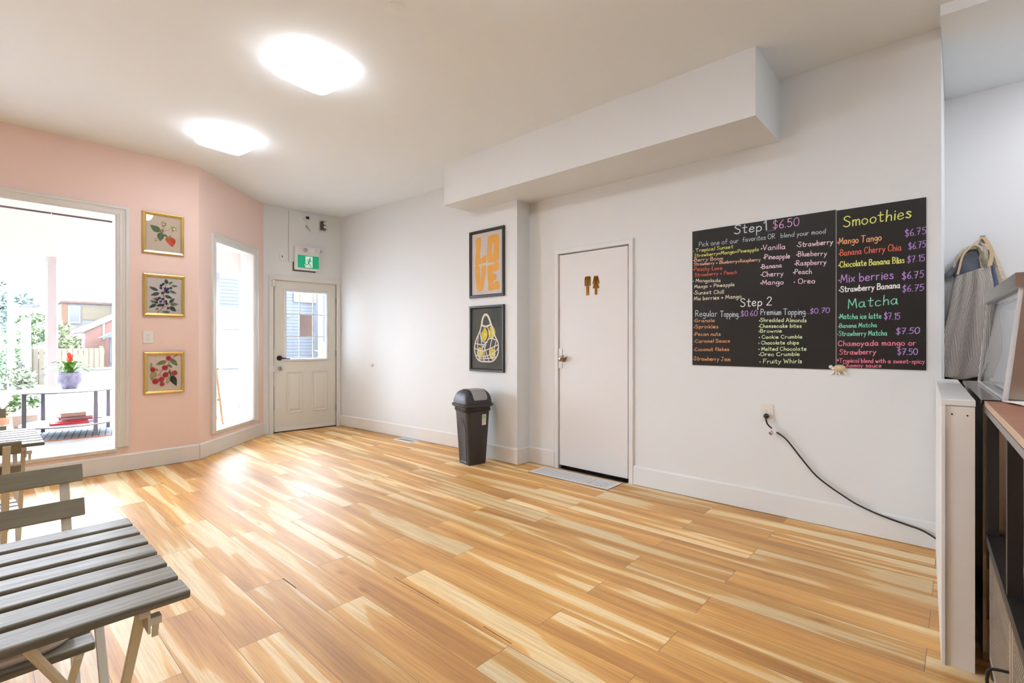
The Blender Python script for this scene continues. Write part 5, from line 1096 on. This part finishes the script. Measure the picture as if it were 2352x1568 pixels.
for hw_, P in ((0.011, [(-0.160, 1.712), (-0.170, 1.80), (-0.150, 1.87), (-0.128, 1.912)]), (0.006, [(0.000, 1.668), (-0.010, 1.72), (-0.028, 1.80), (-0.075, 1.862), (-0.122, 1.912)])):
    pp = crom([(p[0], p[1]) for p in P], 5); rws = [[(WX-0.092+0.001*j, p[0]+hw_*(2*j-1), p[1]) for j in (0, 1)] for p in pp]
    o = MB().grid(rws).build('neck_strap', strap, t, flip=False); sd = o.modifiers.new('thick', 'SOLIDIFY'); sd.thickness = 0.003
t = thing('dark_apron', 'dark brown apron showing below the hem of the striped apron', 'apron', (0, 0, 0))
rows = [(1.55, 1.55, -0.01, -0.15), (1.2, 1.2, 0.06, -0.175), (0.80, 0.80, 0.095, -0.165)]
o = cloth(rows).build('apron_cloth', mat('dark_brown_cloth', (0.055, 0.042, 0.042), 0.85), t, flip=False, smooth=True, angle=180)
o.location = (0.055, 0, 0)
# denim jacket with fleece lining hanging behind the apron
t = thing('fleece_jacket', 'grey-blue denim jacket with a cream fleece collar behind the striped apron', 'jacket', (0, 0, 0))
den = mat('grey_denim', (0.13, 0.145, 0.17), 0.85, var=0.35, vscale=30, bump=0.2, bscale=160); fle = mat('cream_fleece', (0.62, 0.54, 0.41), 0.95, var=0.28, vscale=70, bump=0.9, bscale=120)
m = MB(); prof = [(0.030, 1.69), (0.012, 1.77), (-0.012, 1.815), (-0.055, 1.842), (-0.10, 1.842), (-0.125, 1.80), (-0.14, 1.70), (-0.15, 1.58), (0.0, 1.58)]
m.loft([[(WX-0.015, y, z) for y, z in prof], [(WX-0.040, y*0.98, z) for y, z in prof], [(WX-0.058, -0.06+(y+0.06)*0.8, 1.68+(z-1.68)*0.85) for y, z in prof]]); m.build('denim_body', den, t, smooth=True, angle=50)
m = MB(); m.tube(crom([(WX-0.05, 0.055, 1.66), (WX-0.055, 0.03, 1.70), (WX-0.05, 0.008, 1.74)], 4), [0.020, 0.024, 0.022, 0.02, 0.02, 0.018, 0.016, 0.014, 0.012], 10); m.build('sleeve_end', den, t, smooth=True)
m = MB(); pts_ = crom([(0.022, 1.70), (0.016, 1.745), (0.000, 1.790), (-0.030, 1.832), (-0.065, 1.850), (-0.100, 1.848)], 5); m.tube([(WX-0.062, p[0], p[1]) for p in pts_], [0.006+0.009*math.sin(PI*min(1, k/len(pts_)*0.75)) for k in range(len(pts_))], 10)
m.build('collar_edge', fle, t, smooth=True)
Lp = crom([(-0.066, 1.853), (-0.091, 1.842), (-0.106, 1.812), (-0.104, 1.785), (-0.109, 1.755), (-0.116, 1.70), (-0.12, 1.66)], 4); Rp = crom([(-0.122, 1.882), (-0.146, 1.850), (-0.153, 1.815), (-0.156, 1.779), (-0.156, 1.733), (-0.154, 1.69), (-0.152, 1.66)], 4); rws = []
for k in range(len(Lp)):
    r = []
    for j in range(15):
        q = j/14; y_ = Lp[k][0]+(Rp[k][0]-Lp[k][0])*q; z_ = Lp[k][1]+(Rp[k][1]-Lp[k][1])*q
        r.append((WX-0.050-0.032*math.sin(PI*q)**0.5*(1-0.9*(k/len(Lp))**2)-0.010*math.sin(q*8-k*0.28)-0.005*math.sin(q*17+k*0.4), y_, z_))
    rws.append(r)
m = MB(); m.grid(rws)
m.build('fleece_collar', fle, t, smooth=True)
m = MB(); rws = []
for k in range(12):
    s = k/11; z = 1.83-0.36*s; y0 = -0.165-0.055*s; y1 = -0.178-0.110*s; rws.append([(WX-0.02, y0+0.02, z), (WX-0.055, y0, z), (WX-0.06, (y0+y1)/2, z), (WX-0.045, y1, z), (WX-0.004, y1-0.006, z)])
m.grid(rws); m.build('fleece_edge', fle, t, smooth=True, flip=False)
m = MB(); rws = []
for k in range(10):
    s = k/9; z = 1.74-0.30*s; y0 = -0.165-0.01*s; y1 = -0.178-0.055*s; rws.append([(WX-0.06, y0, z), (WX-0.066, (y0+y1)/2, z), (WX-0.058, y1, z)])
m.grid(rws); m.build('denim_front', mat('blue_denim', (0.10, 0.125, 0.20), 0.85), t, smooth=True, flip=False)
# ---------------------------------------------------------------- the street outside (bright overcast daylight)
GZ = -0.14
struct(MB().box((-40, 8.11, GZ-0.1), (40, 90, GZ)).box((2.47, 6.78, GZ-0.1), (40, 8.11, GZ)), 'ground', mat('pale_concrete', (0.3, 0.3, 0.295), 0.9, var=0.06, vscale=1.5), 'pale concrete pavement and street')
fol = lambda nm, c: mat(nm, c, 0.8, spec=0.1, var=0.5, vscale=3)
def tree(name, label, cat, x, y, blobs, col, size=0.09, trunk=None):
    t = thing(name, label, cat, (x, y, GZ)); m = MB(); rr = random.Random(int(x*100+y))
    for c_, r, n, sq in blobs: clump(m, c_, r, n, size, rr, sq)
    m.build('foliage', fol('foliage_'+name+str(len(MATS)), col), t)
    MB().tube([(0, 0, 0), (0.02, 0, trunk or 0.8)], [0.07, 0.04], 8).build('trunk', mat('grey_bark', (0.0378, 0.0311, 0.0257), 0.9), t)
def cone(h, r, n): return [((0, 0, h*s), r*(1-s*0.9)+0.03, int(n*(1-s*0.7)), 1.0) for s in (0.12, 0.28, 0.45, 0.62, 0.78, 0.92)]
tree('cedar_shrub', 'conical cedar shrub at the far left of the street view', 'shrub', 0.56, 19.5, cone(1.75, 0.26, 110), (0.17, 0.25, 0.15))
tree('cedar_shrub', 'conical cedar shrub right of the white utility pole', 'shrub', 0.90, 20.6, cone(1.75, 0.27, 110), (0.20, 0.28, 0.15))
tree('street_bush', 'pale rounded bush at the foot of the board fence', 'bush', 0.80, 18.2, [((0, 0, 0.45), 0.33, 170, 0.9), ((0.13, 0, 0.30), 0.25, 110, 0.9)], (0.1237, 0.135, 0.09))
tree('leafy_tree', 'green tree behind the fence just left of the window mullion', 'tree', 1.32, 21.3, [((0, 0, 1.5), 0.42, 260, 0.8), ((-0.2, 0, 2.0), 0.3, 120, 0.7), ((0.1, 0, 2.1), 0.3, 100, 0.7)], (0.09, 0.12, 0.06))
tree('leafy_tree', 'wide pale green tree behind the fence just right of the window mullion', 'tree', 1.95, 20.75, [((0, 0, 1.3), 0.36, 300, 0.9), ((-0.1, 0, 1.75), 0.24, 130, 0.9), ((0.18, 0, 1.1), 0.24, 150, 0.8)], (0.12, 0.1425, 0.075))
tree('leafy_tree', 'tall bluish tree at the left edge of the window', 'tree', 0.52, 24.0, [((-0.2, 0, 2.9), 0.6, 240, 1.1), ((0.0, 0, 2.2), 0.5, 200, 1.0), ((0.55, 0, 2.8), 0.35, 90, 0.8)], (0.0825, 0.1125, 0.1013), 0.11, 1.8)
tree('leafy_tree', 'yellow-green tree seen through the lower right panes of the entrance door', 'tree', 8.35, 15.4, [((0, 0, 1.0), 0.75, 330, 1.0), ((0.35, 0, 1.75), 0.55, 220, 1.0), ((0.55, 0, 0.4), 0.5, 150, 0.8)], (0.1425, 0.15, 0.0638), 0.11)
# board fence
t = thing('board_fence', 'pale cedar board fence along the street', 'fence', (0, 0, GZ))
cw = mat('cedar_board', (0.0757, 0.0608, 0.0393), 0.8, var=0.12, vscale=2); m = MB()
for k in range(14): m.box((1.04+0.125*k, 20.0+0.01*(k % 2), 0.06), (1.04+0.125*k+0.112, 20.03+0.01*(k % 2), 1.13))
m.build('boards', cw, t)
for z in (0.3, 0.95): MB().box((1.02, 20.04, z), (2.80, 20.09, z+0.09)).build('rail', cw, t)
for x in (1.08, 1.98, 2.68): MB().box((x, 20.09, 0.0), (x+0.09, 20.18, 1.2)).build('post', cw, t)
t = thing('low_wall', 'low pale wall in front of the board fence', 'wall', (1.9, 19.0, GZ)); MB().box((0, 0, 0), (1.5, 0.2, 0.50)).build('block', mat('pale_block', (0.0744, 0.0703, 0.0636), 0.9), t); MB().box((-0.02, -0.02, 0.5), (1.52, 0.22, 0.56)).build('coping', mat('pale_coping', (0.0676, 0.0595, 0.046), 0.9), t)
t = thing('utility_pole', 'white utility pole between the two cedar shrubs', 'pole', (0.67, 19.0, GZ)); MB().cyl((0, 0, 0), (0, 0, 6), 0.07, 0.055, n=12).build('pole', mat('pale_pole', (0.0811, 0.0798, 0.0771), 0.8), t); MB().bar((-0.02, 0, 2.72), (-0.32, 0, 3.02), 0.03, 0.03).build('brace', mat('pale_pole', (0.0811, 0.0811, 0.0811)), t)
t = thing('sign_pillar', 'broad white pillar sign left of the window mullion', 'sign', (1.0, 19.55, GZ)); MB().box((-0.10, 0, 0), (0.10, 0.2, 2.0)).build('pillar', mat('pale_pole', (0.0811, 0.0811, 0.0811)), t); MB().box((-0.10, -0.005, 1.20), (0.10, 0, 1.32)).build('band', mat('pale_blue_band', (0.0608, 0.0703, 0.0784), 0.6), t)
t = thing('street_banner', 'oval dark and white shop banner above the trees left of the mullion', 'banner', (1.25, 22.0, 2.35)); MB().prism([(0.22*math.cos(2*PI*k/24), 0.075*math.sin(2*PI*k/24)) for k in range(24)], -0.02, 0.02).build('panel', mat('slate_blue', (0.023, 0.0257, 0.0351), 0.6), t); MB().box((-0.20, -0.024, -0.03), (0.02, -0.02, 0.02)).box((0.03, -0.024, 0.01), (0.12, -0.02, 0.05)).build('white_panel', mat('pale_pole', (0.0811, 0.0811, 0.0811)), t); MB().cyl((0, 0, -2.49), (0, 0, -0.06), 0.03, n=8).build('post', mat('pale_pole', (0.0811, 0.0811, 0.0811)), t)
# buildings: walls, roof, window
def building(name, label, x0, x1, y0, y1, h, wall, trim, wins=(), cat='building'):
    t = thing(name, label, cat, (x0, y0, GZ)); MB().box((0, 0, 0), (x1-x0, y1-y0, h)).build('walls', wall, t)
    MB().box((-0.08, -0.08, h), (x1-x0+0.08, y1-y0+0.08, h+0.08)).build('roof_edge', trim, t)
    for wx, wz, ww, wh in wins:
        f = MB().ring_frame(wx-0.05, wx+ww+0.05, wz-0.05, wz+wh+0.05, [(0, 0), (0, -0.04), (0.05, -0.04), (0.05, 0)]).build('window', mat('pale_trim_far', (0.0839, 0.0839, 0.0839)), t)
        MB().box((wx, -0.02, wz), (wx+ww, -0.005, wz+wh)).build('window_pane', mat('far_glass', (0.0216, 0.0243, 0.0325), 0.2), f)
    return t
brick = mat('orange_brick', (0.0676, 0.0351, 0.0175), 0.9, var=0.15, vscale=4); pal = mat('pale_render', (0.0757, 0.0731, 0.0676), 0.9)
building('brick_building', 'pale building with an orange brick corner beyond the trees right of the mullion', 2.16, 4.4, 24.0, 30, 2.74, pal, mat('rust_fascia', (0.0486, 0.0216, 0.0163), 0.8), ((0.20, 2.05, 0.24, 0.55),))
MB().box((-0.03, -0.03, 0), (0.17, 0.0, 2.70)).build('brick_corner', brick, bpy.data.objects['brick_building']); MB().box((0.55, -0.02, 2.15), (1.35, 0.0, 2.66)).build('brick_panel', mat('buff_brick', (0.0744, 0.0595, 0.0378), 0.9), bpy.data.objects['brick_building'])
t = thing('gabled_house', 'coral red gabled house at the right edge of the big window', 'house', (2.40, 20.6, GZ)); MB().prism([(0, 0), (1.2, 0), (1.2, 2.35), (0, 1.66)], 0, 3).build('walls', mat('coral_siding', (0.0645, 0.026, 0.0166), 0.8), t); MB().prism([(-0.05, 1.64), (1.2, 2.36), (1.2, 2.43), (-0.05, 1.71)], -0.05, 3.05).build('roof', mat('pale_roof', (0.0744, 0.0744, 0.0744), 0.8), t)
MB().box((0.42, -0.02, 1.4), (0.48, 0.0, 1.98)).build('white_post', mat('pale_pole', (0.0811, 0.0811, 0.0811)), t)
t = thing('shop_awning', 'slate blue awning in front of the coral house', 'awning', (2.66, 20.1, 1.32)); MB().prism([(0, 0), (0.30, 0), (0.30, 0.17)], -0.3, 0.3).build('canopy', mat('slate_blue', (0.023, 0.0257, 0.0351)), t); MB().box((0.26, -0.05, -0.80), (0.36, 0.05, 0.0)).build('pier', mat('violet_grey', (0.027, 0.023, 0.027), 0.7), t)
MB().box((0.27, -0.02, -1.46), (0.33, 0.02, 0.0)).build('post', mat('violet_grey', (0.027, 0.023, 0.027)), t)
t = thing('utility_pole', 'far utility pole carrying the overhead wires', 'pole', (3.95, 23.0, GZ)); MB().cyl((0, 0, 0), (0, 0, 5.0), 0.09, 0.07, n=12).build('pole', mat('pale_pole', (0.1, 0.1, 0.1)), t)
for k, z1 in enumerate((2.95, 3.22)):
    pts_ = [(1.5+0.2*j, 23.0, z1+0.03*j+0.04*math.sin(j*1.7+k)) for j in range(12)] + [(3.87, 23.0, z1+0.40)]
    tag(MB().tube(crom(pts_, 4), 0.009, 6).build('overhead_wire', mat('wire_grey', (0.03, 0.03, 0.035)), None), ('lower' if k == 0 else 'upper')+' overhead wire crossing the sky right of the mullion', 'wire', 'overhead wires')
# grey-blue house over the street and its white shop front
sid = mat('blue_grey_siding', (0.046, 0.049, 0.056), 0.8)
hs = building('siding_house', 'grey-blue sided house across the street seen through the entrance door', 5.2, 13.0, 20.0, 28, 4.7, sid, pal, ((3.62, 3.42, 0.30, 0.9),))
m = MB()
for k in range(36): m.box((0, -0.012, 0.13*k), (7.8, -0.002, 0.13*k+0.018))
m.build('siding_lines', mat('siding_shadow', (0.039, 0.042, 0.05), 0.8), hs)
MB().box((3.55, -0.06, 2.95), (4.55, 0.0, 4.6)).build('white_porch', mat('pale_trim_far', (0.0839, 0.0839, 0.0839)), hs); MB().box((4.35, -0.5, 0), (4.55, -0.3, 4.7)).build('porch_post', mat('pale_trim_far', (0.0839, 0.0839, 0.0839)), hs)
MB().box((2.2, -0.03, 2.30), (3.4, 0.0, 2.40)).build('ledge', mat('siding_shadow', (0.0208, 0.0208, 0.0208)), hs)
t = thing('corner_shop', 'white shop front with pale sign letters seen through the narrow window', 'shop', (5.2, 17.0, GZ))
MB().box((0, 0, 0), (1.9, 1.5, 2.42)).build('walls', mat('shop_white', (0.0811, 0.0811, 0.0784), 0.8), t); MB().box((0.0, -0.03, 1.72), (0.56, 0.0, 2.24)).build('sign_panel', mat('pale_lavender', (0.0486, 0.0486, 0.0568), 0.7), t)
def caps(mb, txt, x, z, h, wd, y):
    for c_ in txt:
        for st in GLY[c_]: mb.stroke([(x+p[0]*h/110, z+p[1]*h/100) for p in (crom(st, 4) if len(st) > 2 else st)], wd, y)
        x += ADV[c_]*h/110
m = MB(); caps(m, 'TR', 0.10, 1.92, 0.26, 0.075, -0.035); m.build('sign_letters', mat('letter_white', (0.1014, 0.1027, 0.1001), 0.6), t, flip=False)
m = MB(); caps(m, 'MA', 0.24, 1.76, 0.11, 0.028, -0.035); m.build('small_letters', mat('letter_white', (0.1014, 0.1027, 0.1001), 0.6), t, flip=False)
f = MB().box((0.0, -0.02, 0.55), (0.52, 0.0, 1.55)).build('shop_window', mat('far_glass_pale', (0.0433, 0.0486, 0.0568), 0.3), t); MB().ring_frame(-0.06, 0.58, 0.49, 1.61, [(0, 0), (0, -0.05), (0.06, -0.05), (0.06, 0)]).build('window_frame', mat('shop_white', (0.0811, 0.0811, 0.0784)), f)
